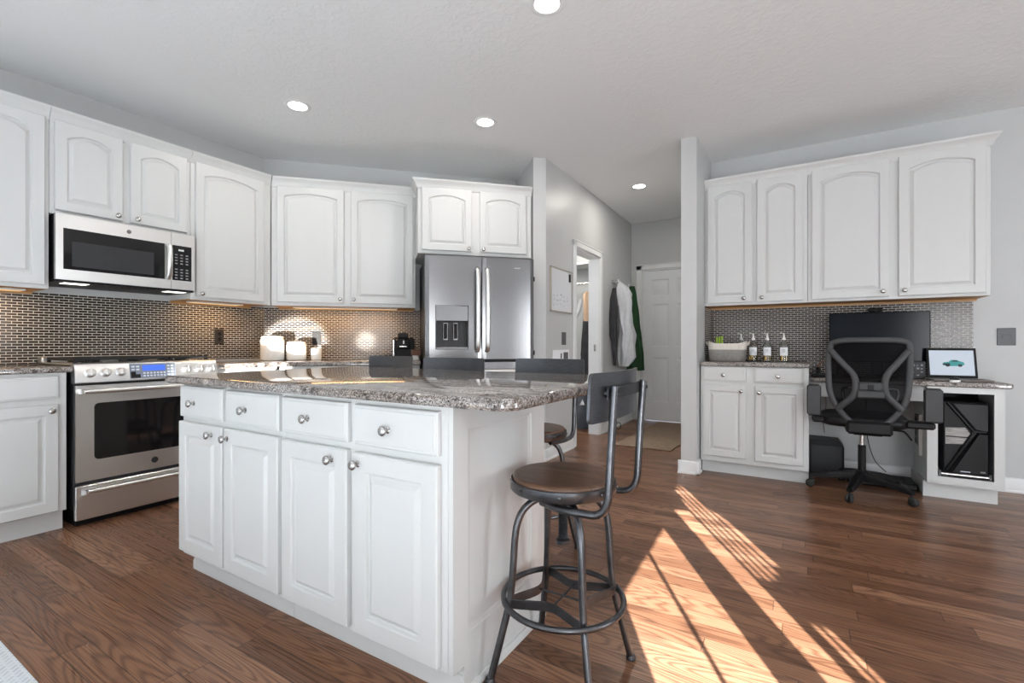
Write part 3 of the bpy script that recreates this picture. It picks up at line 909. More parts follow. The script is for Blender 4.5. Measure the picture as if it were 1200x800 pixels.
# ================================================================== RANGE
def build_range():
    y0, y1 = 1.017, 1.787
    w = y1 - y0
    o = thing('gas_range', 'stainless slide-in gas range under the microwave', 'range', LEFT.pt(y0, 0.65), LEFT.a)
    X = lambda y: y - y0
    b = MB()
    b.box(0.004, w - 0.004, 0.03, 0.63, 0.10, 0.93, 0.002)
    b.build('body', DARKGREY, o)
    MB().box(0.02, w - 0.02, 0.06, 0.6, 0, 0.10).build('toe_base', BLACK, o, smooth=None)
    # control panel: tilted face with rounded ends
    m = MB()
    prof = [(0.0, 0.828), (-0.012, 0.832), (-0.012, 0.84), (0.004, 0.925), (0.012, 0.938), (0.05, 0.945), (0.06, 0.93), (0.06, 0.828)]
    m.loft([[(x, y, z) for y, z in prof] for x in (0.0, 0.012, w - 0.012, w)])
    cp = m.build('control_panel', STEEL, o, smooth=30)
    d = MB()
    def slope(z): return -0.012 + (z - 0.84) * (0.016 / 0.085)
    def tilt(mb, x0_, x1_, z0_, z1_, t):
        mb.loft([[(x0_, slope(z0_) - t, z0_), (x1_, slope(z0_) - t, z0_), (x1_, slope(z1_) - t, z1_), (x0_, slope(z1_) - t, z1_)],
                 [(x0_, slope(z0_) + 0.003, z0_), (x1_, slope(z0_) + 0.003, z0_), (x1_, slope(z1_) + 0.003, z1_), (x0_, slope(z1_) + 0.003, z1_)]])
    tilt(d, X(1.276), X(1.525), 0.843, 0.932, 0.002)
    kp = d.build('keypad', CTRLP, cp, smooth=None)
    e = MB(); tilt(e, X(1.343), X(1.466), 0.888, 0.922, 0.0035); e.build('display', BLUE, kp, smooth=None)
    e = MB(); tilt(e, X(1.280), X(1.330), 0.846, 0.868, 0.003); tilt(e, X(1.280), X(1.306), 0.868, 0.884, 0.003); e.build('logo_window', BLACKG, kp, smooth=None)
    e = MB()
    for i in range(7):
        for j in range(2):
            tilt(e, X(1.345) + i * 0.0185, X(1.345) + i * 0.0185 + 0.012, 0.851 + j * 0.017, 0.862 + j * 0.017, 0.0032)
    for j in range(4):
        for i in range(2):
            tilt(e, X(1.478) + i * 0.021, X(1.478) + i * 0.021 + 0.014, 0.853 + j * 0.019, 0.863 + j * 0.019, 0.0032)
    for j in range(2):
        for i in range(2):
            tilt(e, X(1.285) + i * 0.024, X(1.285) + i * 0.024 + 0.017, 0.892 + j * 0.018, 0.902 + j * 0.018, 0.0032)
    e.build('key_print', KEYW, kp, smooth=None)
    tl = math.atan2(0.016, 0.085)
    for yk in (1.085, 1.157, 1.231, 1.592, 1.672, 1.748):
        k = MB().lathe([(0.027, -0.002), (0.027, 0.006), (0.022, 0.010), (0.021, 0.030), (0.018, 0.034), (0.0005, 0.035)], 24)
        k.box(-0.004, 0.004, -0.020, 0.020, 0.030, 0.040, 0.002)
        k.xf(0, Matrix.Translation((X(yk), slope(0.887), 0.887)) @ Matrix.Rotation(R(90) - tl, 4, 'X'))
        k.build('knob', STEEL, cp, smooth=40)
    # oven door with window
    dm = MB()
    zx = [0.262, 0.385, 0.705, 0.815]; xx = [0.004, X(1.110), X(1.700), w - 0.004]
    for i in range(3):
        for j in range(3):
            if i == 1 and j == 1:
                continue
            dm.box(xx[i], xx[i + 1], 0.0, 0.028, zx[j], zx[j + 1])
    dm.box(0.012, w - 0.012, 0.012, 0.03, 0.27, 0.81)
    od = dm.build('oven_door', STEEL, o, smooth=None)
    ws = MB()
    rr = 0.02
    pl = []
    for cx, cz, a in ((xx[1] + rr, zx[1] + rr, 180), (xx[2] - rr, zx[1] + rr, 270), (xx[2] - rr, zx[2] - rr, 0), (xx[1] + rr, zx[2] - rr, 90)):
        pl += [(cx + rr * 1.25 * math.cos(R(a + k * 15)), cz + rr * 1.25 * math.sin(R(a + k * 15))) for k in range(7)]
    ws.prism(pl, -0.0015, 0.011)
    ws.build('oven_window', BLACKG, od, smooth=None)
    h = MB()
    hz = 0.782
    h.tube([(0.03, -0.05, hz), (0.1, -0.052, hz), (w / 2, -0.055, hz), (w - 0.1, -0.052, hz), (w - 0.03, -0.05, hz)], 0.013, 14, sy=0.75)
    for x in (0.032, w - 0.032):
        h.loft([[(x - 0.014, 0.001, hz - 0.014), (x + 0.03 * (1 if x < .3 else -1) + 0.014, 0.001, hz - 0.014), (x + 0.03 * (1 if x < .3 else -1) + 0.014, 0.001, hz + 0.014), (x - 0.014, 0.001, hz + 0.014)],
                [(x - 0.012, -0.055, hz - 0.011), (x + 0.012, -0.055, hz - 0.011), (x + 0.012, -0.055, hz + 0.011), (x - 0.012, -0.055, hz + 0.011)]])
    h.build('handle', STEEL, od, smooth=50)
    MB().lathe([(0.019, 0), (0.019, 0.003), (0.016, 0.004), (0.0005, 0.004)], 24, Matrix.Translation((X(1.41), 0, 0.318)) @ Matrix.Rotation(R(90), 4, 'X')).build('badge', DARKGREY, od)
    dr = MB()
    dr.box(0.004, w - 0.004, 0.0, 0.03, 0.042, 0.238, 0.004)
    drw = dr.build('storage_drawer', STEEL, o)
    h = MB()
    hz = 0.205
    h.tube([(0.05, -0.035, hz), (w / 2, -0.042, hz + 0.002), (w - 0.05, -0.035, hz)], 0.012, 12, sy=0.8)
    for x, s in ((0.03, 1), (w - 0.03, -1)):
        h.loft([[(x, 0.001, hz - 0.02), (x + 0.07 * s, 0.001, hz - 0.02), (x + 0.07 * s, 0.001, hz + 0.014), (x, 0.001, hz + 0.014)],
                [(x + 0.012 * s, -0.04, hz - 0.012), (x + 0.04 * s, -0.04, hz - 0.010), (x + 0.04 * s, -0.04, hz + 0.010), (x + 0.012 * s, -0.04, hz + 0.012)]])
    h.build('handle', STEEL, drw, smooth=50)
    # cooktop and grates
    ct = MB(); ct.box(0, w, 0.05, 0.635, 0.930, 0.940, 0.003)
    ct.box(0, w, 0.55, 0.635, 0.938, 0.972, 0.006)
    ct.build('cooktop', STEEL, o)
    for gx0, gx1 in ((0.02, 0.255), (0.265, 0.505), (0.515, 0.75)):
        g = MB()
        for y in (0.085, 0.20, 0.32, 0.44, 0.535):
            g.box(gx0, gx1, y - 0.006, y + 0.006, 0.958, 0.972, 0.002)
        for x in (gx0 + 0.006, (gx0 + gx1) / 2, gx1 - 0.006):
            g.box(x - 0.006, x + 0.006, 0.085, 0.535, 0.955, 0.970, 0.002)
        for x in (gx0 + 0.008, gx1 - 0.008):
            for y in (0.09, 0.53):
                g.box(x - 0.008, x + 0.008, y - 0.008, y + 0.008, 0.939, 0.962)
        g.build('grate', IRON, o, smooth=None)
    for bx, by in ((0.14, 0.2), (0.14, 0.43), (0.385, 0.32), (0.63, 0.2), (0.63, 0.43)):
        MB().lathe([(0.05, 0.939), (0.05, 0.946), (0.036, 0.948), (0.036, 0.955), (0.0005, 0.957)], 20, Matrix.Translation((bx, by, 0))).build('burner', IRON, o)
build_range()

# ================================================================== MICROWAVE
def build_microwave():
    y0, w = 1.000, 0.757
    o = thing('microwave', 'stainless over-the-range microwave with black glass door', 'microwave', LEFT.pt(y0, 0.41), LEFT.a)
    z0, z1 = 1.442, 1.836
    MB().box(0.002, w - 0.002, 0.03, 0.40, z0 + 0.004, z1 - 0.001).build('body', BLACK, o, smooth=None)
    xs_, zs_ = [0.0, 0.034, 0.565, 0.605], [z0, z0 + 0.063, z1 - 0.085, z1]
    m = MB()
    for i in range(3):
        for j in range(3):
            if i == 1 and j == 1: continue
            m.box(xs_[i], xs_[i + 1], 0.0, 0.03, zs_[j], zs_[j + 1])
    dr = m.build('door', STEEL, o, smooth=None)
    MB().box(0.034, 0.565, -0.001, 0.02, zs_[1], zs_[2], 0.001).build('door_glass', BLACKG, dr)
    MB().box(0.074, 0.50, -0.0018, 0.01, z0 + 0.083, z1 - 0.160).build('viewing_window', DARKGREY, dr, smooth=None)
    h = MB(); h.tube([(0.585, -0.004, zs_[1] + 0.002), (0.585, -0.032, zs_[1] + 0.03), (0.585, -0.036, (z0 + z1) / 2), (0.585, -0.032, zs_[2] - 0.03), (0.585, -0.004, zs_[2] - 0.002)], 0.016, 12, sx=0.5)
    h.build('handle', STEEL, dr, smooth=50)
    m = MB()
    m.box(0.607, w, 0.0, 0.03, zs_[2], z1); m.box(0.607, w, 0.0, 0.03, z0, zs_[1])
    m.box(0.607, 0.612, 0.0, 0.03, zs_[1], zs_[2]); m.box(w - 0.022, w, 0.0, 0.03, zs_[1], zs_[2])
    cp = m.build('control_panel', STEEL, o, smooth=None)
    MB().box(0.612, w - 0.022, -0.001, 0.02, zs_[1], zs_[2], 0.001).build('keypad', BLACKG, cp)
    MB().box(0.650, 0.684, -0.0018, 0.01, zs_[2] - 0.038, zs_[2] - 0.026).build('display', simple('dim_digits', (0.7, 0.75, 0.75), 0.5), cp, smooth=None)
    k = MB()
    for i in range(3):
        for j in range(9):
            if j == 4: continue
            k.box(0.628 + i * 0.034, 0.628 + i * 0.034 + 0.016, -0.0018, 0.005, zs_[1] + 0.012 + j * 0.0205, zs_[1] + 0.020 + j * 0.0205)
    k.build('key_print', KEYD, cp, smooth=None)
    MB().box(0.004, w - 0.004, 0.012, 0.40, z0 - 0.014, z0 + 0.003).build('vent_grille', BLACK, o, smooth=None)
    for x in (0.05, 0.60):
        MB().box(x, x + 0.12, 0.04, 0.13, z0 - 0.0155, z0 - 0.010).build('hood_light', HOODE, o, smooth=None)
    sl = MB()
    for i in range(9):
        sl.box(0.22 + i * 0.035, 0.22 + i * 0.035 + 0.02, 0.03, 0.12, z0 - 0.0165, z0 - 0.012)
    sl.build('vent_slots', DARKGREY, o, smooth=None)
    MB().lathe([(0.013, 0), (0.013, 0.002), (0.0005, 0.0025)], 20, Matrix.Translation((0.36, 0, z1 - 0.045)) @ Matrix.Rotation(R(90), 4, 'X')).build('badge', STEELD, dr)
build_microwave()

# ================================================================== REFRIGERATOR
def build_fridge():
    x0, x1 = 1.385, 2.318
    w = x1 - x0
    o = thing('refrigerator', 'stainless french-door refrigerator with water dispenser', 'refrigerator', DIAG.pt(x0, 0.82), DIAG.a)
    MB().box(0.006, w - 0.006, 0.075, 0.76, 0.02, 1.775, 0.004).build('cabinet_body', DARKGREY, o)
    MB().box(0.03, w - 0.03, 0.09, 0.7, 0.0, 0.022).build('base_grille', BLACK, o, smooth=None)
    def yb(x):  # bowed door fronts
        return 0.018 * ((x - w / 2) / (w / 2)) ** 2
    def panel(a, b, z0, z1, hole=None):
        m = MB()
        n = 14
        xs = [a + (b - a) * i / n for i in range(n + 1)]
        zs = [z0, z0 + 0.004, z1 - 0.004, z1]
        if hole:
            hx0, hx1, hz0, hz1 = hole
            xs = sorted(set([x for x in xs if abs(x - hx0) > 0.012 and abs(x - hx1) > 0.012] + [hx0, hx1]))
            zs = sorted(set(zs + [hz0, hz1]))
        def yy(x, z):
            e = min(x - a, b - x)
            k = yb(x) + (0.006 if e < 1e-6 else 0)
            return k + (0.004 if (z == z0 or z == z1) else 0)
        for i in range(len(xs) - 1):
            for j in range(len(zs) - 1):
                if hole and xs[i] >= hole[0] - 1e-6 and xs[i + 1] <= hole[1] + 1e-6 and zs[j] >= hole[2] - 1e-6 and zs[j + 1] <= hole[3] + 1e-6:
                    continue
                q = [(xs[i], zs[j]), (xs[i + 1], zs[j]), (xs[i + 1], zs[j + 1]), (xs[i], zs[j + 1])]
                m.add([(x, yy(x, z), z) for x, z in q], [(0, 1, 2, 3)])
        # sides back to the hinge plane
        edge = [(xs[i], z0) for i in range(len(xs))] + [(b, z1)] + [(x, z1) for x in xs[::-1][1:]]
        m.loft([[(x, yy(x, z), z) for x, z in edge], [(x, 0.073, z) for x, z in edge]], cap0=False)
        if hole:
            e2 = [(hole[0], hole[2]), (hole[1], hole[2]), (hole[1], hole[3]), (hole[0], hole[3])]
            m.loft([[(x, yb(x), z) for x, z in e2], [(x, 0.05, z) for x, z in e2]], cap0=False, cap1=False)
        bmerge = m
        return bmerge
    X = lambda a: a - x0
    hole = (X(1.468), X(1.742), 1.01, 1.376)
    mid = X(1.857)
    ld = panel(0.0, mid - 0.003, 0.925, 1.790, hole).build('left_door', STEELD, o, smooth=25)
    # dispenser: bright panel over a dark bay with two paddles
    d = MB()
    d.box(hole[0] + 0.001, hole[1] - 0.001, 0.002, 0.045, 1.245, 1.375, 0.004)
    d.build('dispenser_panel', STEELD, ld)
    bay = MB(); bay.box(hole[0] + 0.001, hole[1] - 0.001, 0.049, 0.054, 1.011, 1.246)
    bay.box(hole[0] + 0.001, hole[0] + 0.01, 0.006, 0.05, 1.011, 1.246); bay.box(hole[1] - 0.01, hole[1] - 0.001, 0.006, 0.05, 1.011, 1.246)
    bay.build('dispenser_bay', GREYP, ld, smooth=None)
    for cx in (hole[0] + 0.085, hole[0] + 0.17):
        f = MB(); f.box(cx - 0.022, cx + 0.022, 0.035, 0.05, 1.085, 1.235, 0.004)
        pf = f.build('paddle', STEELD, ld)
        MB().box(cx - 0.014, cx + 0.014, 0.032, 0.036, 1.10, 1.225, 0.003).build('paddle_pad', BLACK, pf)
    MB().box(hole[0] + 0.002, hole[1] - 0.002, 0.0, 0.05, 1.010, 1.030, 0.004).build('drip_tray', STEELD, ld)
    rd = panel(mid + 0.003, w, 0.925, 1.790).build('right_door', STEELD, o, smooth=25)
    for cx, par in ((mid - 0.043, ld), (mid + 0.04, rd)):
        h = MB()
        h.tube(smooth_path([(cx, -0.002, 0.995), (cx, -0.035, 1.01), (cx, -0.05, 1.08), (cx, -0.056, 1.34), (cx, -0.05, 1.60), (cx, -0.035, 1.67), (cx, -0.002, 1.685)], 4), 0.019, 12, sx=0.7, up=(0, 1, 0))
        h.build('handle', STEEL, par, smooth=60)
    MB().box(X(2.13), X(2.195), yb(X(2.16)) - 0.001, yb(X(2.16)) + 0.003, 1.700, 1.711, 0.001).build('logo_badge', CHROME, rd)
    fz = panel(0.0, w, 0.10, 0.905).build('freezer_drawer', STEELD, o, smooth=25)
    h = MB(); h.tube(smooth_path([(0.06, 0.002, 0.83), (0.07, -0.035, 0.83), (0.14, -0.05, 0.83), (w / 2, -0.056, 0.83), (w - 0.14, -0.05, 0.83), (w - 0.07, -0.035, 0.83), (w - 0.06, 0.002, 0.83)], 4), 0.0165, 12)
    h.build('handle', STEEL, fz, smooth=60)
    for z in (1.62, 0.98):
        MB().box(w - 0.002, w + 0.010, 0.02, 0.05, z - 0.02, z + 0.02, 0.003).build('magnet_clip', BLACK, rd)
build_fridge()

# ================================================================== BAR STOOLS
def build_stool():
    """faces local -x: the back stands on the +x side"""
    o = thing('bar_stool', '', 'stool', (0, 0, 0), 0)
    SZ = 0.638
    m = MB(); m.lathe([(0.0005, SZ - 0.03), (0.150, SZ - 0.03), (0.161, SZ - 0.022), (0.163, SZ - 0.008), (0.158, SZ - 0.001), (0.146, SZ), (0.0005, SZ)], 48)
    m.build('seat', SEATW, o, smooth=50)
    m = MB(); m.lathe([(0.145, SZ - 0.046), (0.167, SZ - 0.046), (0.1695, SZ - 0.043), (0.1695, SZ - 0.014), (0.167, SZ - 0.012), (0.164, SZ - 0.014), (0.164, SZ - 0.036), (0.145, SZ - 0.036)], 48)
    for k in range(8):
        a = R(22 + 45 * k)
        mk = m.mark()
        m.lathe([(0.005, 0), (0.004, 0.003), (0.0005, 0.004)], 8)
        m.xf(mk, Matrix.Translation((0.1695 * math.cos(a), 0.1695 * math.sin(a), SZ - 0.028)) @ Matrix.Rotation(a, 4, 'Z') @ Matrix.Rotation(R(90), 4, 'Y'))
    m.build('seat_band', GUN, o, smooth=40)
    # underplate
    MB().box(-0.10, 0.10, -0.10, 0.10, SZ - 0.052, SZ - 0.0465, 0.002).build('seat_plate', GUND, o)
    # screw
    m = MB()
    prof = [(0.016, 0.425)]
    z = 0.425
    while z < 0.575:
        prof += [(0.0155, z), (0.0130, z + 0.0025)]
        z += 0.005
    prof += [(0.016, 0.575)]
    m.lathe(prof, 16)
    sc = m.build('screw', GUND, o, smooth=20)
    MB().lathe([(0.010, 0.412), (0.022, 0.414), (0.023, 0.426), (0.017, 0.430)], 20).build('end_cap', GUND, sc)
    MB().lathe([(0.026, 0.545), (0.034, 0.548), (0.034, 0.575), (0.026, 0.5785)], 24).build('hub', GUN, o)
    # legs
    for k in range(4):
        a = R(45 + 90 * k)
        def P(r, z): return (r * math.cos(a), r * math.sin(a), z)
        path = [P(0.020, 0.564), P(0.060, 0.567), P(0.100, 0.556), P(0.134, 0.528), P(0.152, 0.488), P(0.160, 0.44), P(0.164, 0.38), P(0.170, 0.30), P(0.178, 0.24), P(0.196, 0.17), P(0.217, 0.09), P(0.239, 0.008)]
        m = MB(); m.tube(smooth_path(path, 4), 0.0115, 12)
        lg = m.build('leg', GUN, o, smooth=60)
        f = MB(); f.lathe([(0.0125, 0.0), (0.0155, 0.002), (0.0155, 0.012), (0.0125, 0.018)], 16, Matrix.Translation(P(0.240, 0)))
        f.build('foot', GUND, lg)
    # foot ring and its flat braces
    RZ, RR = 0.243, 0.192
    m = MB(); m.tube([(RR * math.cos(2 * PI * k / 48), RR * math.sin(2 * PI * k / 48), RZ) for k in range(48)], 0.0095, 10, loop=True)
    m.build('foot_ring', GUN, o, smooth=60)
    for k in range(4):
        am = R(90 * k)
        m = MB()
        pts = []
        for i in range(13):
            t = -45 + 90 * i / 12
            s = (i / 6 - 1)
            rr = RR * math.cos(R(45)) / math.cos(R(t)) - 0.052 * (1 - abs(s) ** 2.8)
            pts.append((rr * math.cos(am + R(t)), rr * math.sin(am + R(t)), RZ))
        m.ribbon(pts, 0.030, 0.004, (math.cos(am), math.sin(am), 0))
        # w runs vertically because `up` points outward
        m.build('brace', GUND, o, smooth=40)
    m = MB()
    rb = RR * math.cos(R(45)) - 0.052
    m.cyl((-rb, 0, RZ), (rb, 0, RZ), 0.0035, 8)
    m.build('tie_rod', GUND, o)
    m = MB(); m.cyl((0, -rb, RZ - 0.001), (0, rb, RZ - 0.001), 0.0035, 8)
    m.build('tie_rod', GUND, o)
    # back posts
    for s in (-1, 1):
        yy = 0.135 * s
        path = [(-0.02, yy * 0.8, 0.572), (0.06, yy, 0.571), (0.135, yy, 0.571), (0.168, yy, 0.575), (0.190, yy, 0.592), (0.200, yy, 0.620), (0.204, yy, 0.66), (0.212, yy, 0.80), (0.221, yy, 0.940)]
        m = MB(); m.tube(smooth_path(path, 5), 0.0115, 12)
        m.build('back_post', GUN, o, smooth=60)
    # curved back panel in front of the posts, held by a cross strap
    m = MB()
    hw_, z0, z1 = 0.205, 0.838, 0.976
    rc = 0.013
    outline = []
    for cy, cz, a in ((hw_ - rc, z1 - rc, 0), (-hw_ + rc, z1 - rc, 90), (-hw_ + rc, z0 + rc, 180), (hw_ - rc, z0 + rc, 270)):
        outline += [(cy + rc * math.cos(R(a + 18 * k)), cz + rc * math.sin(R(a + 18 * k))) for k in range(6)]
    def bx(y, z): return 0.198 - 0.028 * (y / hw_) ** 2 + 0.006 * (z - z0) / (z1 - z0)
    ny = 16
    cols = [-hw_ + 2 * hw_ * i / ny for i in range(ny + 1)]
    def zlim(y):
        e = hw_ - abs(y)
        dd = rc - math.sqrt(max(0, rc * rc - (rc - e) ** 2)) if e < rc else 0
        return z0 + dd, z1 - dd
    cols = sorted(set(cols + [-hw_ + rc * t for t in (0.0, .15, .4, .7, 1.0)] + [hw_ - rc * t for t in (0.0, .15, .4, .7, 1.0)]))
    rings = []
    for y in cols:
        a, b_ = zlim(y)
        if b_ - a < 0.002: a, b_ = a - .001, b_ + .001
        rings.append([(bx(y, a) - 0.004, y, a), (bx(y, a) + 0.004, y, a), (bx(y, b_) + 0.004, y, b_), (bx(y, b_) - 0.004, y, b_)])
    m.loft(rings)
    bp = m.build('backrest', BACKP, o, smooth=40)
    m = MB(); m.ribbon([(0.206, -0.15, 0.918), (0.214, -0.07, 0.918), (0.216, 0, 0.918), (0.214, 0.07, 0.918), (0.206, 0.15, 0.918)], 0.034, 0.004, (1, 0, 0))
    m.build('back_strap', GUND, o, smooth=40)
    for s in (-1, 1):
        MB().cyl((0.190, 0.135 * s, 0.918), (0.234, 0.135 * s, 0.918), 0.006, 10).build('bolt', GUND, o)
    return o
st = build_stool()
stools = [((-0.666, 1.402), 0, 'nearest bar stool with round wooden seat at the end of the island'),
          ((-1.17, 2.11), 90, 'bar stool tucked behind the island, its seat showing past the island end panel'),
          ((-1.705, 1.99), 96, 'middle of the stools behind the island, only its metal back showing before the refrigerator'),
          ((-2.345, 2.10), 88, 'bar stool behind the island whose metal back stands before the coffee maker')]
for i, (pos, rz, lab) in enumerate(stools):
    q = st if i == 0 else copy_tree(st)
    q.location = (pos[0], pos[1], 0)
    q.rotation_euler = (0, 0, R(rz))
    tag(q, lab, 'stool', 'industrial bar stools around the island')

# ================================================================== COUNTER ITEMS
def canister(x, p, r, h, label, lid=True):
    o = thing('canister' if lid else 'ceramic_cup', label, 'canister' if lid else 'cup', DIAG.pt(x, p, 0.912), 0)
    if lid:
        MB().lathe([(r * .86, 0), (r * .97, 0.006), (r, 0.02), (r, h * .78), (r * .97, h * .84), (r * .9, h * .87)], 32).build('jar', CERAM, o, smooth=40)
        MB().lathe([(r * .9, h * .872), (r * .94, h * .885), (r * .93, h * .95), (r * .8, h * .985), (r * .3, h), (0.0005, h)], 32).build('lid', CERAM, o, smooth=40)
    else:
        MB().lathe([(r * .85, 0), (r * .95, 0.004), (r, h), (r * .93, h), (r * .88, 0.01), (0.0005, 0.01)], 28).build('cup_body', CERAM, o, smooth=40)
    return o
canister(0.116, 0.20, 0.096, 0.218, 'largest white ceramic canister in the counter corner')
canister(0.310, 0.20, 0.081, 0.168, 'smaller white ceramic canister right of the largest one')
canister(0.473, 0.20, 0.046, 0.106, 'small white cup beneath the dark outlet beside the canisters', False)
def coffee():
    o = thing('coffee_maker', 'black coffee maker on the counter next to the refrigerator', 'coffee maker', DIAG.pt(1.235, 0.22, 0.912), DIAG.a)
    m = MB()
    m.box(-0.105, 0.095, -0.06, 0.12, 0, 0.198, 0.012)
    m.build('housing', BLACK, o)
    m = MB(); m.box(-0.072, 0.05, -0.112, -0.061, 0.10, 0.188, 0.008)
    m.build('brew_head', BLACKG, o)
    MB().box(-0.072, 0.05, -0.112, -0.061, 0.0, 0.02, 0.004).build('drip_tray', BLACKG, o)
    MB().box(-0.100, -0.086, -0.066, -0.06, 0.01, 0.185, 0.003).build('side_trim', CHROME, o)
    MB().box(-0.04, 0.02, -0.116, -0.112, 0.116, 0.126, 0.001).build('spout_trim', CHROME, o)
    MB().box(-0.012, 0.0, -0.1145, -0.112, 0.145, 0.175, 0.001).build('indicator', KEYW, o)
    MB().box(-0.052, 0.038, -0.05, 0.04, 0.198, 0.246, 0.008).build('top_lid', BLACK, o)
coffee()
tag(MB().box(-0.04, 0.04, -0.05, 0.05, 0, 0.05, 0.003).build('box', CARD, loc=DIAG.pt(1.335, 0.40, 0.954), rotz=DIAG.a),
    'small brown box stacked beside the coffee maker', 'box')
tag(MB().box(-0.025, 0.025, -0.04, 0.04, 0, 0.041, 0.003).build('box', CERAM, loc=DIAG.pt(1.330, 0.40, 0.9125), rotz=DIAG.a),
    'small white box under the brown box beside the coffee maker', 'box')

def outlet(fr, x, z, label, w=0.075, h=0.125, p=0.008, mat=PLATE, kind='outlet', name='outlet'):
    o = thing(name, label, kind, fr.pt(x, p, z), fr.a)
    MB().box(-w / 2, w / 2, -0.006, -0.0005, -h / 2, h / 2, 0.003).build('cover_plate', mat, o)
    if name == 'outlet':
        for dz in (-0.021, 0.021):
            pl = [(0.014 * math.cos(R(a)), dz + 0.015 * math.sin(R(a))) for a in range(0, 360, 20)]
            MB().prism(pl, -0.0085, -0.0055).build('socket', BLACK, o)
    elif w > 0.09:
        MB().box(-0.022, 0.022, -0.009, -0.0055, -0.015, 0.015, 0.002).build('rocker', mat, o)
    else:
        MB().box(-0.016, 0.016, -0.009, -0.0055, -0.034, 0.034, 0.002).build('rocker', mat, o)
    return o
outlet(LEFT, 2.13, 1.118, 'dark outlet on the mosaic between the range and the canisters')
outlet(DIAG, 0.450, 1.112, 'dark outlet on the mosaic above the small white cup', mat=BLACK)
outlet(DESK, 1.230, 1.108, 'grey switch plate on the wall right of the desk mosaic', 0.098, 0.125, 0.0, GREYPL, 'switch', 'switch_plate')
outlet(HALL, 0.395, 1.109, 'dark switch plate on the hall wall under the whiteboard', 0.10, 0.125, 0.0, GREYPL, 'switch', 'switch_plate')

# whiteboard, papers
wb = thing('whiteboard', 'framed whiteboard with faint writing on the hall wall', 'whiteboard', HALL.pt(0.325, 0.0, 1.568), HALL.a)
MB().box(-0.24, 0.24, -0.012, -0.001, -0.205, 0.205).build('board', BOARDW, wb, smooth=None)
m = MB()
for a in ((-0.248, 0.248, 0.197, 0.209), (-0.248, 0.248, -0.209, -0.197), (-0.248, -0.238, -0.209, 0.209), (0.238, 0.248, -0.209, 0.209)):
    m.box(a[0], a[1], -0.018, -0.001, a[2], a[3])
m.build('frame', BOARDF, wb, smooth=None)
m = MB()
for i in range(14):
    x = -0.19 + (i % 5) * 0.075 + random.uniform(-.01, .01); z = -0.05 - (i // 5) * 0.045 + random.uniform(-.008, .008)
    P = [(x + k * 0.007, -0.0135, z + random.uniform(-0.008, 0.008)) for k in range(6)]
    m.tube(P, 0.0016, 5)
m.build('writing', INK, wb)
MB().box(0.17, 0.20, -0.024, -0.011, 0.10, 0.18, 0.003).build('clip', BLACK, wb)
ci = thing('wall_calendar', 'small white printed sheet on the hall wall below the switch plate', 'paper', HALL.pt(0.33, 0.0, 0.955), HALL.a)
MB().box(-0.19, 0.19, -0.006, -0.001, -0.11, 0.045).build('sheet', LABELW, ci, smooth=None)
m = MB(); m.box(0.05, 0.16, -0.008, -0.005, -0.08, 0.02); m.box(-0.02, 0.01, -0.008, -0.005, -0.04, 0.01)
m.build('print', GREYPL, ci, smooth=None)

# ================================================================== HALL
hk = thing('coat_hooks', 'row of metal coat hooks on the hall wall beside the door', 'hook rack', HALL.pt(1.95, 0.0, 1.83), HALL.a)
MB().box(-0.08, 0.52, -0.012, -0.001, -0.02, 0.02, 0.003).build('rail', CHROME, hk)
for x in (-0.03, 0.05, 0.42):
    MB().tube(smooth_path([(x, -0.01, 0.0), (x, -0.045, -0.01), (x, -0.065, 0.005), (x, -0.07, 0.03)], 4), 0.005, 8).build('hook', CHROME, hk)
VD = Vector((-math.sin(R(31.5)), math.cos(R(31.5)), 0))
def cloth(name, label, cat, rows, mat, folds, depth, seed, shift=(0, 0), thick_dir=12.0, extra=None):
    rows = sorted(rows, key=lambda q: q[2])
    base = rows[0]
    cx, cy, cz = rows[-1][0] + shift[0], rows[-1][1] + shift[1], 0
    rnd = random.Random(seed)
    lat = Vector((math.cos(R(thick_dir)), math.sin(R(thick_dir)), 0)); dep = Vector((-lat.y, lat.x, 0))
    K = 36
    ph = rnd.uniform(0, 6)
    # interpolate rows
    fine = []
    for i in range(len(rows) - 1):
        for j in range(5):
            t = j / 5
            fine.append([rows[i][k] + (rows[i + 1][k] - rows[i][k]) * t for k in range(4)])
    fine.append(list(rows[-1]))
    rings = []
    n = len(fine)
    for i, (x, y, z, r) in enumerate(fine):
        fall = 1 - i / (n - 1)
        ring = []
        for k in range(K):
            a = 2 * PI * k / K
            fo = 1 + (0.07 + 0.13 * fall) * math.sin(folds * a + ph + z * 3.5) + 0.06 * math.sin((folds * 2 + 1) * a + z * 9) + 0.03 * math.sin(z * 23 + a * 2)
            p = lat * math.cos(a) * r * fo + dep * math.sin(a) * r * depth * fo
            ring.append((x + shift[0] - cx + p.x, y + shift[1] - cy + p.y, z))
        rings.append(ring)
    m = MB(); m.loft(rings)
    o = m.build(name, mat, loc=(cx, cy, 0), smooth=70)
    tag(o, label, cat)
    return o
white_rows = [(-2.002, 5.81, 1.826, 0.021), (-1.979, 5.824, 1.762, 0.07), (-1.968, 5.831, 1.676, 0.095), (-1.961, 5.835, 1.516, 0.078), (-1.943, 5.846, 1.323, 0.08), (-1.92, 5.86, 1.173, 0.092), (-1.934, 5.852, 1.034, 0.098), (-1.929, 5.855, 0.894, 0.102), (-1.943, 5.846, 0.83, 0.08), (-1.961, 5.835, 0.776, 0.055)]
wj = cloth('jacket', 'white fleece jacket hanging on the hall wall hooks', 'jacket', white_rows, CLOTHW, 5, 1.1, 3, (0.03, 0.0))
s_ = MB()
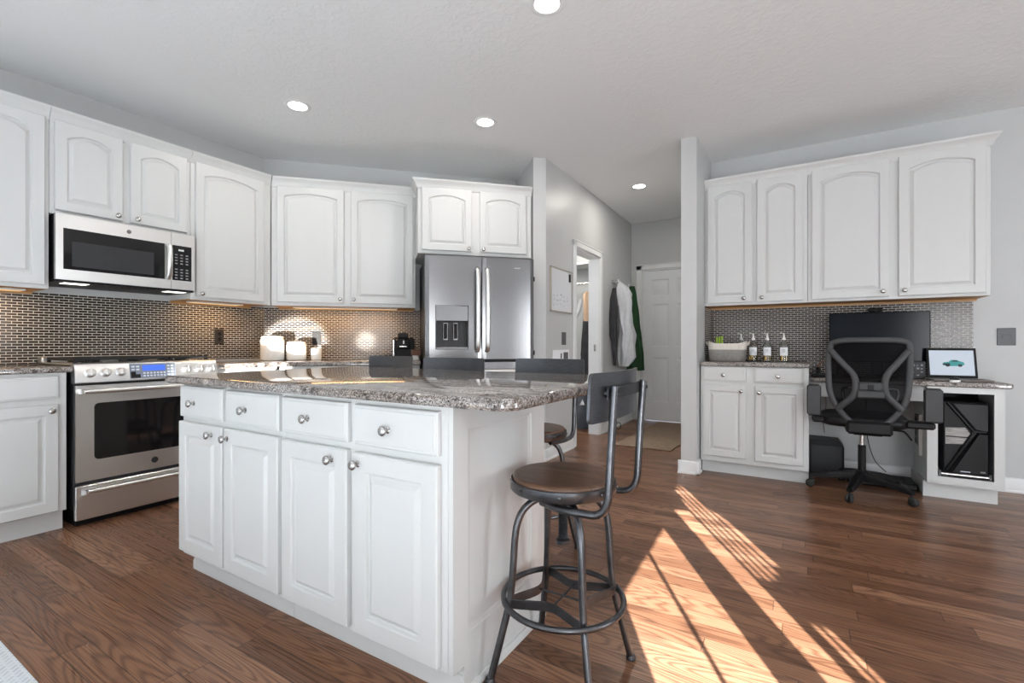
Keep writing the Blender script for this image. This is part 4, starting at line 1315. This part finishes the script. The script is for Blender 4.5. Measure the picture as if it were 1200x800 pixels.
s_.tube(smooth_path([(0.085, 0.0, 1.69), (0.10, 0.0, 1.52), (0.09, -0.01, 1.30), (0.10, -0.02, 1.12), (0.07, -0.03, 0.93)], 6), [0.055] * 6 + [0.05] * 6 + [0.046] * 6 + [0.042] * 6 + [0.04], 12)
s_.build('sleeve', CLOTHW, wj, smooth=70)
green_rows = [(-1.952, 6.134, 1.814, 0.033), (-1.948, 6.137, 1.702, 0.05), (-1.933, 6.145, 1.535, 0.056), (-1.921, 6.153, 1.256, 0.07), (-1.91, 6.16, 0.977, 0.084), (-1.914, 6.157, 0.731, 0.1), (-1.91, 6.16, 0.709, 0.095)]
cloth('coat', 'dark green long coat hanging behind the white jacket', 'coat', green_rows, CLOTHG, 6, 1.1, 5, (0.01, 0.06))
dark_rows = [(-2.004, 5.72, 1.746, 0.021), (-2.006, 5.69, 1.597, 0.037), (-2.006, 5.68, 1.353, 0.045), (-2.004, 5.68, 1.172, 0.046), (-2.0, 5.69, 1.087, 0.034), (-1.992, 5.70, 0.789, 0.019)]
cloth('sweater', 'dark grey sweater hanging left of the white jacket', 'sweater', dark_rows, CLOTHD, 4, 0.8, 8, (0.0, -0.03))

# closet contents seen through the doorway
cl = [(-2.45, 6.28, 1.82, 0.04), (-2.46, 6.28, 1.70, 0.12), (-2.49, 6.27, 1.35, 0.15), (-2.50, 6.26, 0.9, 0.16), (-2.49, 6.26, 0.62, 0.15)]
cloth('coat', 'long charcoal coat hanging in the closet beyond the doorway', 'coat', cl, CLOTHD, 6, 0.5, 11)
tn = [(-2.462, 5.95, 1.755, 0.03), (-2.465, 5.95, 1.72, 0.055), (-2.462, 5.95, 1.55, 0.06), (-2.46, 5.95, 1.36, 0.062)]
cloth('garment', 'tan garment hanging before the charcoal coat in the closet', 'garment', tn, CLOTHT, 3, 0.5, 12)
sh_ = [(-2.575, 6.00, 1.66, 0.02), (-2.60, 5.99, 1.55, 0.03), (-2.64, 5.97, 1.42, 0.032), (-2.67, 5.95, 1.33, 0.03)]
cloth('shirt', 'pale shirt sleeve hanging left of the tan garment in the closet', 'shirt', sh_, CLOTHW, 3, 0.6, 14)
cr = thing('closet_rod', 'metal rod the closet clothes hang from', 'rod', (-2.9, 6.2, 1.90), 0)
MB().cyl((-0.49, 0, 0), (0.69, 0, 0), 0.014, 12).build('rod', CHROME, cr)
for x in (-0.45, 0.66):
    MB().box(x - 0.012, x + 0.012, -0.02, 0.249, -0.02, 0.02, 0.004).build('bracket', CHROME, cr)
cd_ = thing('closet_fill_lamp', 'white dome lamp added unseen on the closet ceiling to brighten it', 'ceiling light', (-3.15, 5.15, CEILZ), 0)  # unseen fixture added to brighten the closet
MB().lathe([(0.0005, -0.08), (0.08, -0.07), (0.13, -0.03), (0.14, -0.001), (0.0005, -0.001)], 28).build('dome', LAMPE, cd_)
lamp('closet_fill_bulb', 'POINT', (-3.1, 5.2, CEILZ - 0.25), 26, (1, 0.96, 0.9), shadow_soft_size=0.1)  # point lamp added with the dome as closet fill
shf = thing('closet_shelf', 'white shelf above the closet rod', 'shelf', (-2.8, 6.3, 2.14), 0)
MB().box(-0.59, 0.59, -0.25, 0.149, 0, 0.03, 0.003).build('board', TRIM, shf)
bn = thing('storage_bin', 'dark blue-grey bin with white mark on the closet floor', 'bin', (-2.42, 5.62, 0), R(31))
m = MB()
m.loft([[(x * k, y * k, z) for x, y in ((-0.15, -0.13), (0.15, -0.13), (0.15, 0.13), (-0.15, 0.13))] for z, k in ((0.0, 0.9), (0.43, 1.0))])
m.build('tub', BINC, bn, smooth=None)
MB().box(-0.16, 0.16, -0.14, 0.14, 0.43, 0.46, 0.008).build('bin_lid', BINC, bn)
MB().prism([(-0.03, 0.30), (0.03, 0.30), (0.0, 0.37)], -0.1335, -0.126).build('mark', LABELW, bn, smooth=None)

rg = MB()
nx, ny = 20, 30
pts = [(0.0, 0.0), (0.585, 0.0), (0.585, 1.70), (0.0, 1.70)]
rg.slab([(x - 0.2925, y - 0.85) for x, y in pts], 0.0005, 0.012, 0.004)
tag(rg.build('runner_rug', JUTE, loc=(-1.395, 5.66, 0), rotz=R(-1)), 'tan woven jute rug on the hall floor before the door', 'rug')
ds = MB()
ds.tube([(0.028 * math.cos(2 * PI * k / 20), 0, 0.045 + 0.042 * math.sin(2 * PI * k / 20)) for k in range(20)], 0.004, 8, loop=True)
tag(ds.build('black_ring', BLACK, loc=(-1.965, 5.73, 0), rotz=R(31), smooth=60), 'small black ring standing against the hall baseboard', 'ring')

# ================================================================== DESK NOOK
def pedestal():
    o = thing('desk_pedestal', 'white open desk cabinet that holds the black computer tower', 'cabinet', DESK.pt(0.715, 0.487), 0)
    w, d, z0, z1 = 0.385, 0.486, 0.107, 0.765
    m = MB()
    m.box(0, 0.018, 0.018, d, z0, z1); m.box(w - 0.018, w, 0.018, d, z0, z1)
    m.box(0.018, w - 0.018, 0.018, d, z0, z0 + 0.02); m.box(0.018, w - 0.018, 0.018, d, z1 - 0.018, z1)
    m.build('carcass', WHITE, o, smooth=None)
    MB().box(0.019, w - 0.019, d - 0.012, d, z0 + 0.021, z1 - 0.019).build('inner_panel', BLACK, o, smooth=None)
    f = MB()
    f.box(0, 0.056, 0, 0.0185, z0, z1); f.box(w - 0.050, w, 0, 0.0185, z0, z1)
    f.box(0.056, w - 0.050, 0, 0.0185, z0, z0 + 0.05); f.box(0.056, w - 0.050, 0, 0.0185, z1 - 0.04, z1)
    f.build('face_frame', WHITE, o, smooth=None)
    MB().box(-0.012, w - 0.02, 0.06, d, 0, z0).build('toe_kick', WHITE, o, smooth=None)
    MB().cyl((0.075, 0.035, z0 + 0.066), (w - 0.06, 0.035, z0 + 0.066), 0.011, 12).build('pull_out_rail', CHROME, o)
    t = MB()
    for x in (0.07, w - 0.062):
        t.box(x - 0.007, x + 0.007, 0.02, 0.05, z0 + 0.052, z0 + 0.088, 0.003)
    t.build('rail_bracket', GREYPL, o)
    return o
pedestal()
pc = thing('computer_tower', 'black computer tower with faceted front inside the desk cabinet', 'computer', (0.925, 4.36, 0.172), 0)
W2, H2 = 0.112, 0.492
MB().box(-W2, W2, 0, 0.36, 0, H2, 0.006).build('case', BLACK, pc)
m = MB()
m.loft([[(-W2 + 0.03, -0.002, H2 - 0.006), (W2, -0.002, H2 - 0.006), (W2, -0.002, 0.30), (0.045, -0.002, 0.30)],
        [(-W2 + 0.05, -0.022, H2 - 0.016), (W2 - 0.004, -0.022, H2 - 0.016), (W2 - 0.004, -0.022, 0.305), (0.052, -0.022, 0.312)]])
m.build('upper_facet', DARKGREY, pc, smooth=None)
m = MB()
m.loft([[(W2, -0.002, 0.288), (0.06, -0.002, 0.288), (-W2 + 0.012, -0.002, 0.004), (W2, -0.002, 0.004)],
        [(W2 - 0.004, -0.020, 0.28), (0.066, -0.020, 0.28), (-W2 + 0.045, -0.020, 0.012), (W2 - 0.004, -0.020, 0.012)]])
m.build('lower_facet', BLACK, pc, smooth=None)
m = MB()
m.tube([(-W2 + 0.02, -0.010, H2 - 0.01), (0.04, -0.012, 0.295), (-W2 + 0.015, -0.010, 0.02)], 0.008, 8)
m.build('glass_edge', BLACK, pc)
m = MB()
m.loft([[(-W2 + 0.01, -0.003, 0.20), (-0.005, -0.003, 0.205), (0.035, -0.003, 0.262), (0.0, -0.003, 0.318), (-W2 + 0.01, -0.003, 0.312)],
        [(-W2 + 0.01, -0.006, 0.20), (-0.005, -0.006, 0.205), (0.035, -0.006, 0.262), (0.0, -0.006, 0.318), (-W2 + 0.01, -0.006, 0.312)]])
gpu = m.build('bright_window', simple('silver_fins', (0.22, 0.21, 0.20), 0.35, 0.3, 0.5, 14, stretch=(1, 1, 12)), pc, smooth=None)
MB().box(-W2 + 0.012, 0.02, -0.0075, -0.005, 0.248, 0.256).build('fin', BLACK, gpu, smooth=None)
MB().box(-0.028, 0.022, -0.0215, -0.019, 0.020, 0.026).build('logo_strip', KEYW, pc, smooth=None)
MB().box(0.072, 0.096, -0.0215, -0.019, 0.024, 0.034).build('badge', KEYD, pc, smooth=None)

ap = thing('desk_apron', 'white apron rail under the desk counter above the knee space', 'desk apron', DESK.pt(0.03, 0.44), 0)
MB().box(0.001, 0.683, 0, 0.02, 0.655, 0.7655, 0.002).build('panel', WHITE, ap)

def plug_strip():
    o = thing('power_strip', 'grey power strip with white bar on the side of the desk cabinet', 'power strip', (0.7145, 4.50, 0.42), R(-90))
    MB().box(-0.10, 0.06, -0.018, -0.0005, -0.10, 0.12, 0.004).build('housing', GREYPL, o)
    m = MB()
    for i in range(4):
        m.box(-0.085, -0.025, -0.020, -0.017, -0.085 + i * 0.05, -0.05 + i * 0.05, 0.001)
    m.build('socket_panel', DARKGREY, o)
    MB().box(0.065, 0.085, -0.022, -0.0005, -0.16, 0.13, 0.004).build('cover_bar', CERAM, o)
plug_strip()
sb = thing('subwoofer', 'black subwoofer box on the floor under the desk', 'speaker', (0.148, 4.605, 0), 0)
pl = [(-0.115, 0.003), (0.115, 0.003), (0.115, 0.245), (0.085, 0.288), (-0.115, 0.292)]
MB().prism(pl, -0.06, 0.14).build('cabinet_shell', BLACK, sb, smooth=None)
MB().box(-0.105, 0.100, -0.066, -0.0605, 0.03, 0.25, 0.003).build('grille', DARKGREY, sb)
m = MB()
for x in (-0.10, 0.10):
    for y in (-0.045, 0.12):
        m.box(x - 0.012, x + 0.012, y - 0.012, y + 0.012, 0, 0.004)
m.build('pads', RUBBER, sb, smooth=None)
fp = thing('foot_rest', 'low black tray on the floor behind the office chair', 'foot rest', (0.50, 4.56, 0), 0)
MB().box(-0.22, 0.19, -0.14, 0.10, 0.004, 0.05, 0.008).build('tray', BLACK, fp)
MB().box(-0.2, 0.17, -0.12, 0.08, 0, 0.006).build('pad', RUBBER, fp, smooth=None)
def cable(label, P, r=0.003):
    m = MB()
    c = Vector(P[0])
    m.tube([p - c for p in smooth_path(P, 8)], r, 8)
    tag(m.build('power_cable', BLACK, loc=c, smooth=60), label, 'cable')
cable('thin black cable hanging beside the chair post to the floor', [(0.42, 4.748, 0.76), (0.42, 4.735, 0.45), (0.43, 4.72, 0.28), (0.47, 4.69, 0.14), (0.54, 4.69, 0.06)])
cable('thin cable hanging behind the subwoofer under the desk', [(0.14, 4.752, 0.76), (0.15, 4.74, 0.55), (0.13, 4.735, 0.42), (0.14, 4.73, 0.32)], 0.002)

# monitor
mo = thing('monitor', 'large dark computer monitor on the desk before the mosaic', 'monitor', (0.485, 4.665, 0.7995), 0)
MB().box(-0.316, 0.313, -0.012, 0.012, 0.115, 0.503, 0.006).build('housing', BLACK, mo)
MB().box(-0.309, 0.306, -0.0135, -0.011, 0.127, 0.497).build('screen', SCREEN, mo, smooth=None)
MB().box(-0.03, 0.03, 0.012, 0.035, 0.02, 0.30, 0.004).build('stand', BLACK, mo)
MB().box(-0.12, 0.12, -0.07, 0.085, 0, 0.014, 0.005).build('base', BLACK, mo)
wc = thing('webcam', 'black webcam clipped on top of the monitor', 'webcam', (0.468, 4.665, 1.303), 0)
m = MB(); m.tube([(-0.045, -0.006, 0.018), (-0.04, -0.01, 0.018), (0.04, -0.01, 0.018), (0.045, -0.006, 0.018)], [0.008, 0.015, 0.015, 0.008], 14)
m.build('camera_bar', BLACK, wc, smooth=50)
MB().box(-0.02, 0.02, -0.013, 0.02, 0.0005, 0.008, 0.002).build('clip', BLACK, wc)
MB().cyl((0, -0.024, 0.018), (0, -0.027, 0.018), 0.009, 14).build('lens', BLACKG, wc)
# laptop with a picture of a car
lp = thing('laptop', 'open laptop showing a teal car on a white screen', 'laptop', (0.905, 4.49, 0.7995), R(2))
MB().box(-0.155, 0.155, -0.16, 0.06, 0.003, 0.013, 0.003).build('keyboard_base', LAPB, lp)
m = MB(); m.box(-0.14, 0.14, -0.045, 0.04, 0.0131, 0.0142); m.build('keys', BLACK, lp, smooth=None)
mk_ = Matrix.Translation((0, 0.062, 0.014)) @ Matrix.Rotation(R(-14), 4, 'X')
m = MB(); m.box(-0.142, 0.132, -0.004, 0.004, 0, 0.218, 0.003); m.xf(0, mk_)
ld = m.build('lid', BLACK, lp)
m = MB(); m.box(-0.126, 0.117, -0.0052, -0.0038, 0.018, 0.200); m.xf(0, mk_)
scn = m.build('screen', LCD, ld, smooth=None)
scn['label'] = 'lit white screen'
m = MB()
car = [(-0.058, 0.100), (-0.060, 0.112), (-0.050, 0.121), (-0.025, 0.124), (-0.012, 0.138), (0.020, 0.138), (0.040, 0.127), (0.056, 0.122), (0.060, 0.110), (0.056, 0.100), (0.030, 0.094), (-0.030, 0.092)]
m.prism([(x + 0.005, z - 0.008) for x, z in car], -0.0060, -0.0050); m.xf(0, mk_)
m.build('car_picture', TEAL, ld, smooth=None)
m = MB()
for cx in (-0.032, 0.036):
    m.prism([(cx + 0.005 + 0.012 * math.cos(R(a)), 0.090 + 0.010 * math.sin(R(a))) for a in range(0, 360, 24)], -0.0064, -0.0058)
m.prism([(-0.004, 0.117), (0.005, 0.127), (0.022, 0.127), (0.036, 0.118)], -0.0064, -0.0058)
m.prism([(-0.053, 0.092), (-0.052, 0.104), (-0.015, 0.106), (-0.012, 0.090)], -0.0064, -0.0058)
m.xf(0, mk_)
m.build('car_details', TEALD, ld, smooth=None)
ms = thing('computer_mouse', 'black and white mouse on the desk before the laptop', 'mouse', (0.870, 4.325, 0.8126), R(8))
ms.location = (0.862, 4.305, 0.7995)
m = MB()
m.loft([[(0.03 * s * math.cos(2 * PI * k / 20), 0.018 * s * math.sin(2 * PI * k / 20), z) for k in range(20)] for z, s in ((0, 0.95), (0.008, 1.0), (0.014, 0.94))])
m.build('lower_shell', CERAM, ms, smooth=60)
m = MB()
m.loft([[(0.03 * s * math.cos(2 * PI * k / 20), 0.018 * s * math.sin(2 * PI * k / 20), z) for k in range(20)] for z, s in ((0.0142, 0.93), (0.024, 0.8), (0.032, 0.45), (0.034, 0.1))])
m.build('upper_shell', BLACKG, ms, smooth=60)
ks = thing('keypad', 'dark upright device with pale key marks beside the laptop', 'keypad', (0.690, 4.575, 0.7995), R(4))
MB().box(-0.075, 0.065, -0.012, 0.02, 0.0005, 0.128, 0.004).build('housing', DARKGREY, ks)
m = MB()
random.seed(3)
for i in range(5):
    for j in range(4):
        if random.random() < 0.75:
            m.box(-0.06 + i * 0.024, -0.06 + i * 0.024 + random.uniform(0.007, 0.016), -0.0135, -0.011, 0.022 + j * 0.024, 0.022 + j * 0.024 + random.uniform(0.005, 0.013))
m.build('key_marks', KEYD, ks, smooth=None)
kb = thing('keyboard', 'dark keyboard lying on the desk left of the chair back', 'keyboard', (0.15, 4.43, 0.7995), 0)
MB().box(-0.11, 0.20, -0.06, 0.06, 0.0005, 0.02, 0.005).build('case', BLACK, kb)
m = MB()
for i in range(12):
    for j in range(4):
        m.box(-0.10 + i * 0.024, -0.10 + i * 0.024 + 0.019, -0.05 + j * 0.025, -0.05 + j * 0.025 + 0.02, 0.0205, 0.026, 0.002)
m.build('keys', DARKGREY, kb)
hdp = thing('headphones', 'dark brown pair of headphones on the desk beside the keyboard', 'headphones', (0.165, 4.62, 0.7995), R(10))
m = MB(); m.tube([(0.075 * math.cos(R(a)), 0, 0.055 + 0.07 * math.sin(R(a))) for a in range(0, 181, 12)], 0.008, 8)
m.build('headband', CARD, hdp, smooth=60)
for s in (-1, 1):
    m = MB(); m.lathe([(0.0005, -0.016), (0.028, -0.016), (0.034, -0.006), (0.034, 0.008), (0.028, 0.016), (0.0005, 0.016)], 20, Matrix.Translation((0.073 * s, 0, 0.0355)) @ Matrix.Rotation(R(90), 4, 'Y'))
    m.build('ear_cup', BLACK, hdp, smooth=50)

# basket and bottles
bk = thing('fabric_basket', 'grey and cream fabric basket on the higher desk counter', 'basket', (-0.562, 4.43, 0.9105), 0)
def bring(z, kx, ky, n=40):
    out = []
    for k in range(n):
        a = 2 * PI * k / n
        c, s = math.cos(a), math.sin(a)
        ex = 2 / 3.4
        sag = 0.022 * abs(c) ** 3 if z > 0.12 else 0
        out.append((kx * math.copysign(abs(c) ** ex, c), ky * math.copysign(abs(s) ** ex, s), z + sag))
    return out
m = MB(); m.loft([bring(0, 0.133, 0.085), bring(0.006, 0.139, 0.09), bring(0.09, 0.146, 0.096), bring(0.098, 0.147, 0.097)], cap1=False)
m.build('lower_band', CANVAS_G, bk, smooth=50)
m = MB(); m.loft([bring(0.098, 0.147, 0.097), bring(0.145, 0.151, 0.1), bring(0.15, 0.148, 0.097), bring(0.02, 0.136, 0.088)], cap0=False)
m.build('upper_band', CANVAS_W, bk, smooth=50)
for s in (-1, 1):
    m = MB(); m.tube(smooth_path([(0.148 * s, -0.035, 0.135), (0.162 * s, -0.03, 0.15), (0.166 * s, 0, 0.16), (0.162 * s, 0.03, 0.15), (0.148 * s, 0.035, 0.135)], 4), 0.006, 8)
    m.build('handle', CANVAS_W, bk, smooth=60)
gt = thing('green_clip', 'lime green clip sticking out of the fabric basket', 'clip', (-0.625, 4.46, 0.935), 0)
for x in (-0.024, -0.004, 0.016):
    MB().box(x - 0.007, x + 0.007, -0.006, 0.006, 0, 0.188 if x > 0 else 0.182, 0.003).build('prong', GREENT, gt)
MB().box(-0.034, 0.030, -0.005, 0.005, 0.10, 0.125, 0.003).build('bridge', GREENT, gt)
def bottle(x, y, hb, label, first=None):
    o = thing('pump_bottle', label, 'bottle', (x, y, 0.9105), 0, 'labelled clear syrup bottles on the desk counter')
    m = MB(); m.lathe([(0.030, 0.0), (0.036, 0.004), (0.036, 0.115), (0.033, 0.135), (0.020, 0.155), (0.0135, 0.165), (0.0135, 0.178), (0.012, 0.178), (0.012, 0.163), (0.031, 0.130), (0.033, 0.010), (0.0005, 0.008)], 28)
    m.build('glass_body', BOTTLE, o, smooth=40)
    m = MB(); m.lathe([(0.0005, 0.0085), (0.0325, 0.0105), (0.0325, 0.055), (0.0005, 0.055)], 24)
    m.build('liquid', SYRUP, o, smooth=40)
    m = MB()
    rr = 0.0368
    A = [R(-90 + a) for a in range(-48, 49, 8)]
    m.loft([[(rr * math.cos(a), rr * math.sin(a), z) for a in A] + [((rr + .0008) * math.cos(a), (rr + .0008) * math.sin(a), z) for a in A[::-1]] for z in (0.05, 0.118)])
    lb = m.build('label', LABELW, o, smooth=40)
    m = MB()
    for z, k in ((0.098, 14), (0.088, 20), (0.078, 12)):
        A2 = [R(-90 + a) for a in range(-k, k + 1, 4)]
        m.loft([[((rr + .0012) * math.cos(a), (rr + .0012) * math.sin(a), zz) for a in A2] + [((rr + .0006) * math.cos(a), (rr + .0006) * math.sin(a), zz) for a in A2[::-1]] for zz in (z, z + 0.003)])
    m.build('label_print', KEYD, lb)
    m = MB(); m.lathe([(0.0150, 0.1785), (0.0150, 0.188), (0.009, 0.196), (0.004, 0.235), (0.0005, 0.238)], 18)
    m.build('spout', CERAM, o, smooth=40)
    m = MB(); m.tube(smooth_path([(-0.004, 0, 0.225), (-0.018, 0, 0.238), (-0.030, 0, 0.228)], 5), 0.0022, 6)
    m.build('cap_strap', CERAM, o, smooth=60)
    return o
b0 = bottle(-0.146, 4.50, 0, 'rightmost of the labelled bottles, standing apart near the counter edge')
for x, y, lab in ((-0.266, 4.50, 'second of the labelled bottles from the counter edge'), (-0.372, 4.52, 'labelled bottle standing just right of the fabric basket'), (-0.475, 4.62, 'bottle half hidden behind the right end of the fabric basket')):
    c = copy_tree(b0); c.location = (x, y, 0.9105); c['label'] = lab

# ================================================================== OFFICE CHAIR
def office_chair():
    cx, cy = 0.345, 4.19
    o = thing('office_chair', 'black mesh-back office chair rolled up to the desk', 'chair', (cx, cy, 0), 0)
    YBk = 3.99 - cy
    def L(pts, dy=0.0): return [Vector((x - cx, YBk + dy + 0.05 * ((x - 0.36) / 0.24) ** 2 * 0.8 - 0.02 * math.sin((z - 0.5) / 0.6 * PI), z)) for x, z in pts]
    outer = [(0.364, 1.082), (0.50, 1.080), (0.568, 1.066), (0.585, 1.03), (0.585, 0.95), (0.578, 0.80), (0.565, 0.70), (0.535, 0.62), (0.47, 0.535), (0.42, 0.512), (0.364, 0.508), (0.31, 0.512), (0.255, 0.535), (0.185, 0.63), (0.150, 0.72), (0.142, 0.80), (0.140, 0.95), (0.152, 1.04), (0.172, 1.066), (0.235, 1.080)]
    m = MB(); m.ribbon(smooth_path(L(outer), 4, loop=True), 0.038, 0.024, (0, 1, 0), loop=True)
    fr = m.build('back_frame', GREYP, o, smooth=60)
    for nm, pts in (('l', [(0.155, 1.01), (0.18, 0.975), (0.235, 0.905), (0.275, 0.855), (0.291, 0.81), (0.292, 0.75), (0.275, 0.70), (0.225, 0.645), (0.195, 0.615)]),
                    ('r', [(0.576, 1.01), (0.55, 0.975), (0.505, 0.915), (0.468, 0.865), (0.451, 0.815), (0.450, 0.755), (0.467, 0.705), (0.515, 0.65), (0.54, 0.622)])):
        m = MB(); m.ribbon(smooth_path(L(pts, -0.012), 4), 0.040, 0.022, (0, 1, 0))
        m.build('back_brace', GREYP, o, smooth=60)
    # mesh
    m = MB()
    def inside(z):
        zs_ = [0.512, 0.535, 0.63, 0.72, 0.80, 0.95, 1.04, 1.066, 1.08]
        lo = [0.31, 0.255, 0.185, 0.150, 0.142, 0.140, 0.152, 0.172, 0.235]
        hi = [0.42, 0.47, 0.54, 0.565, 0.578, 0.585, 0.585, 0.568, 0.50]
        for i in range(len(zs_) - 1):
            if zs_[i] <= z <= zs_[i + 1]:
                t = (z - zs_[i]) / (zs_[i + 1] - zs_[i])
                return lo[i] + (lo[i + 1] - lo[i]) * t, hi[i] + (hi[i + 1] - hi[i]) * t
    rows = []
    for j in range(19):
        z = 0.513 + (1.079 - 0.513) * j / 18
        a, b = inside(z)
        rows.append(L([(a + (b - a) * i / 12, z) for i in range(13)], 0.008))
    n = 13
    vs = [p for r in rows for p in r]
    m.add(vs, [(j * n + i, j * n + i + 1, (j + 1) * n + i + 1, (j + 1) * n + i) for j in range(18) for i in range(12)])
    m.build('mesh_panel', MESHF, o, smooth=60)
    # lumbar bridge
    c0 = L([(0.372, 0.745)])[0]
    m = MB(); m.box(c0.x - 0.075, c0.x + 0.075, c0.y - 0.030, c0.y + 0.008, 0.695, 0.745, 0.008)
    m.box(c0.x - 0.065, c0.x + 0.065, c0.y - 0.030, c0.y + 0.008, 0.745, 0.800, 0.008)
    lb = m.build('lumbar_bridge', GREYP, o)
    MB().box(c0.x - 0.016, c0.x + 0.016, c0.y - 0.034, c0.y - 0.029, 0.752, 0.784, 0.002).build('lock_button', BLACK, lb)
    for s in (-1, 1):
        m = MB(); m.tube(smooth_path([(c0.x + 0.08 * s, c0.y + 0.012, 0.76), (c0.x + 0.14 * s, c0.y + 0.03, 0.755), (c0.x + 0.15 * s, c0.y + 0.03, 0.72), (c0.x + 0.14 * s, c0.y + 0.03, 0.68)], 4), 0.009, 8)
        m.build('lumbar_arm', DARKGREY, o, smooth=60)
    # seat
    m = MB()
    def sq(k, z, n=32, kx=0.26, ky=0.24):
        return [(kx * k * math.copysign(abs(math.cos(2 * PI * i / n)) ** 0.55, math.cos(2 * PI * i / n)), 0.03 + ky * k * math.copysign(abs(math.sin(2 * PI * i / n)) ** 0.55, math.sin(2 * PI * i / n)), z) for i in range(n)]
    m.loft([sq(0.9, 0.485), sq(0.98, 0.495), sq(1.0, 0.52), sq(0.98, 0.545), sq(0.85, 0.56), sq(0.3, 0.555)])
    m.build('seat', BLACK, o, smooth=60)
    m = MB(); m.box(-0.105, 0.148, YBk - 0.035, 0.05, 0.446, 0.536, 0.016); m.box(-0.07, 0.10, YBk - 0.02, 0.12, 0.440, 0.47, 0.01)
    m.build('tilt_mechanism', BLACK, o)
    m = MB(); m.tube(smooth_path([(0.13, -0.10, 0.475), (0.20, -0.12, 0.475), (0.225, -0.13, 0.465), (0.255, -0.14, 0.42)], 4), 0.006, 8)
    m.build('tilt_lever', BLACK, o, smooth=60)
    # gas lift
    MB().cyl((0, 0, 0.30), (0, 0, 0.445), 0.014, 16).build('gas_lift', CHROME, o)
    MB().lathe([(0.028, 0.10), (0.028, 0.12), (0.024, 0.125), (0.024, 0.335), (0.020, 0.34)], 20).build('lift_cover', BLACK, o)
    # five-star base
    m = MB(); m.lathe([(0.035, 0.085), (0.042, 0.09), (0.042, 0.15), (0.033, 0.16)], 20); m.build('hub', BLACK, o)
    for k, a in enumerate((-107, -35, 37, 109, 181)):
        a = R(a)
        d = Vector((math.cos(a), math.sin(a), 0)); t = Vector((-d.y, d.x, 0))
        m = MB()
        rings = []
        for r, z, hh, ww in ((0.03, 0.125, 0.030, 0.030), (0.12, 0.120, 0.024, 0.026), (0.24, 0.098, 0.018, 0.022), (0.315, 0.082, 0.012, 0.018)):
            rings.append([d * r + t * (ww * sx) + Vector((0, 0, z + hh * sz)) for sx, sz in ((-1, -1), (1, -1), (1, 0.5), (0.6, 1), (-0.6, 1), (-1, 0.5))])
        m.loft(rings)
        lg = m.build('base_leg', BLACK, o, smooth=40)
        c = MB()
        p = d * 0.302
        c.cyl(p + Vector((0, 0, 0.05)), p + Vector((0, 0, 0.085)), 0.007, 8)
        for s in (-1, 1):
            q = p + d * 0.012 + t * 0.012 * s
            c.lathe([(0.0005, -0.009), (0.022, -0.009), (0.0265, -0.004), (0.0265, 0.004), (0.022, 0.009), (0.0005, 0.009)], 20,
                    Matrix.Translation((q.x, q.y, 0.0265)) @ Matrix.Rotation(a, 4, 'Z') @ Matrix.Rotation(R(90), 4, 'X'))
        c.box(p.x - 0.015, p.x + 0.02, p.y - 0.015, p.y + 0.015, 0.03, 0.056, 0.006)
        c.build('caster', RUBBER, lg, smooth=50)
    # flip-up armrests standing upright
    for s, x0, x1 in ((-1, 0.012, 0.098), (1, 0.652, 0.748)):
        m = MB()
        m.box(x0 - cx, x1 - cx, -0.20, -0.16, 0.548, 0.772, 0.016)
        ar = m.build('armrest', DARKGREY, o, smooth=60)
        m = MB(); m.box(x0 - cx + 0.006, x1 - cx - 0.006, -0.204, -0.199, 0.558, 0.762, 0.002)
        m.build('arm_pad', GREYP, ar)
        m = MB(); m.box(min(x0 - cx + 0.03, s * 0.22), max(x1 - cx - 0.03, s * 0.22), -0.16, -0.08, 0.50, 0.548, 0.012)
        m.build('arm_bracket', BLACK, o)
office_chair()

# ================================================================== FLOOR MAT, CEILING LIGHTS
m = MB(); m.slab([(-2.2, -1.55), (2.2, -1.55), (2.2, 1.55), (-2.2, 1.55)], 0.0005, 0.012, 0.004)  # rug enlarged unseen behind the camera to bounce sun up at the ceiling
tag(m.build('area_rug', KMAT, loc=(-1.3, -1.055, 0), rotz=0), 'pale patterned rug, corner at the lower left, enlarged unseen behind the camera to bounce sunlight', 'rug')
def downlight(x, y, label, e=16):
    o = thing('recessed_light', label, 'ceiling light', (x, y, CEILZ), 0)
    MB().lathe([(0.062, -0.002), (0.066, -0.005), (0.086, -0.004), (0.090, -0.0005), (0.062, -0.0005)], 36).build('trim_ring', TRIM, o, smooth=40)
    MB().lathe([(0.0005, -0.0045), (0.060, -0.0040), (0.0605, -0.0008), (0.0005, -0.0008)], 36).build('lens', LAMPE, o, smooth=40)
    lamp('bulb', 'AREA', (x, y, CEILZ - 0.008), e, (1, 0.93, 0.85), (0, 0, -1), shape='DISK', size=0.11)
for x, y, l in ((-3.06, 2.09, 'lit recessed ceiling light nearest the range wall'), (-2.07, 2.99, 'lit recessed ceiling light before the refrigerator cabinet'), (-1.09, 2.11, 'lit recessed ceiling light cut by the top edge of the photo'), (-1.508, 5.06, 'lit recessed ceiling light in the hall')):
    downlight(x, y, l, 7 if y > 4 else 4.5)
lamp('sun_bounce_standin', 'SPOT', (-1.85, -1.0, 0.44), 3300, (1.0, 0.96, 0.90), (-2.16, 3.72, 0.585), spot_size=R(7.8), spot_blend=0.3, shadow_soft_size=0.03)  # spot lamps added to stand in for sun reflected off the floor
lamp('sun_bounce_standin', 'SPOT', (-1.65, -1.0, 0.55), 2600, (1.0, 0.95, 0.88), (-1.885, 4.09, 0.53), spot_size=R(2.4), spot_blend=0.5, shadow_soft_size=0.03)
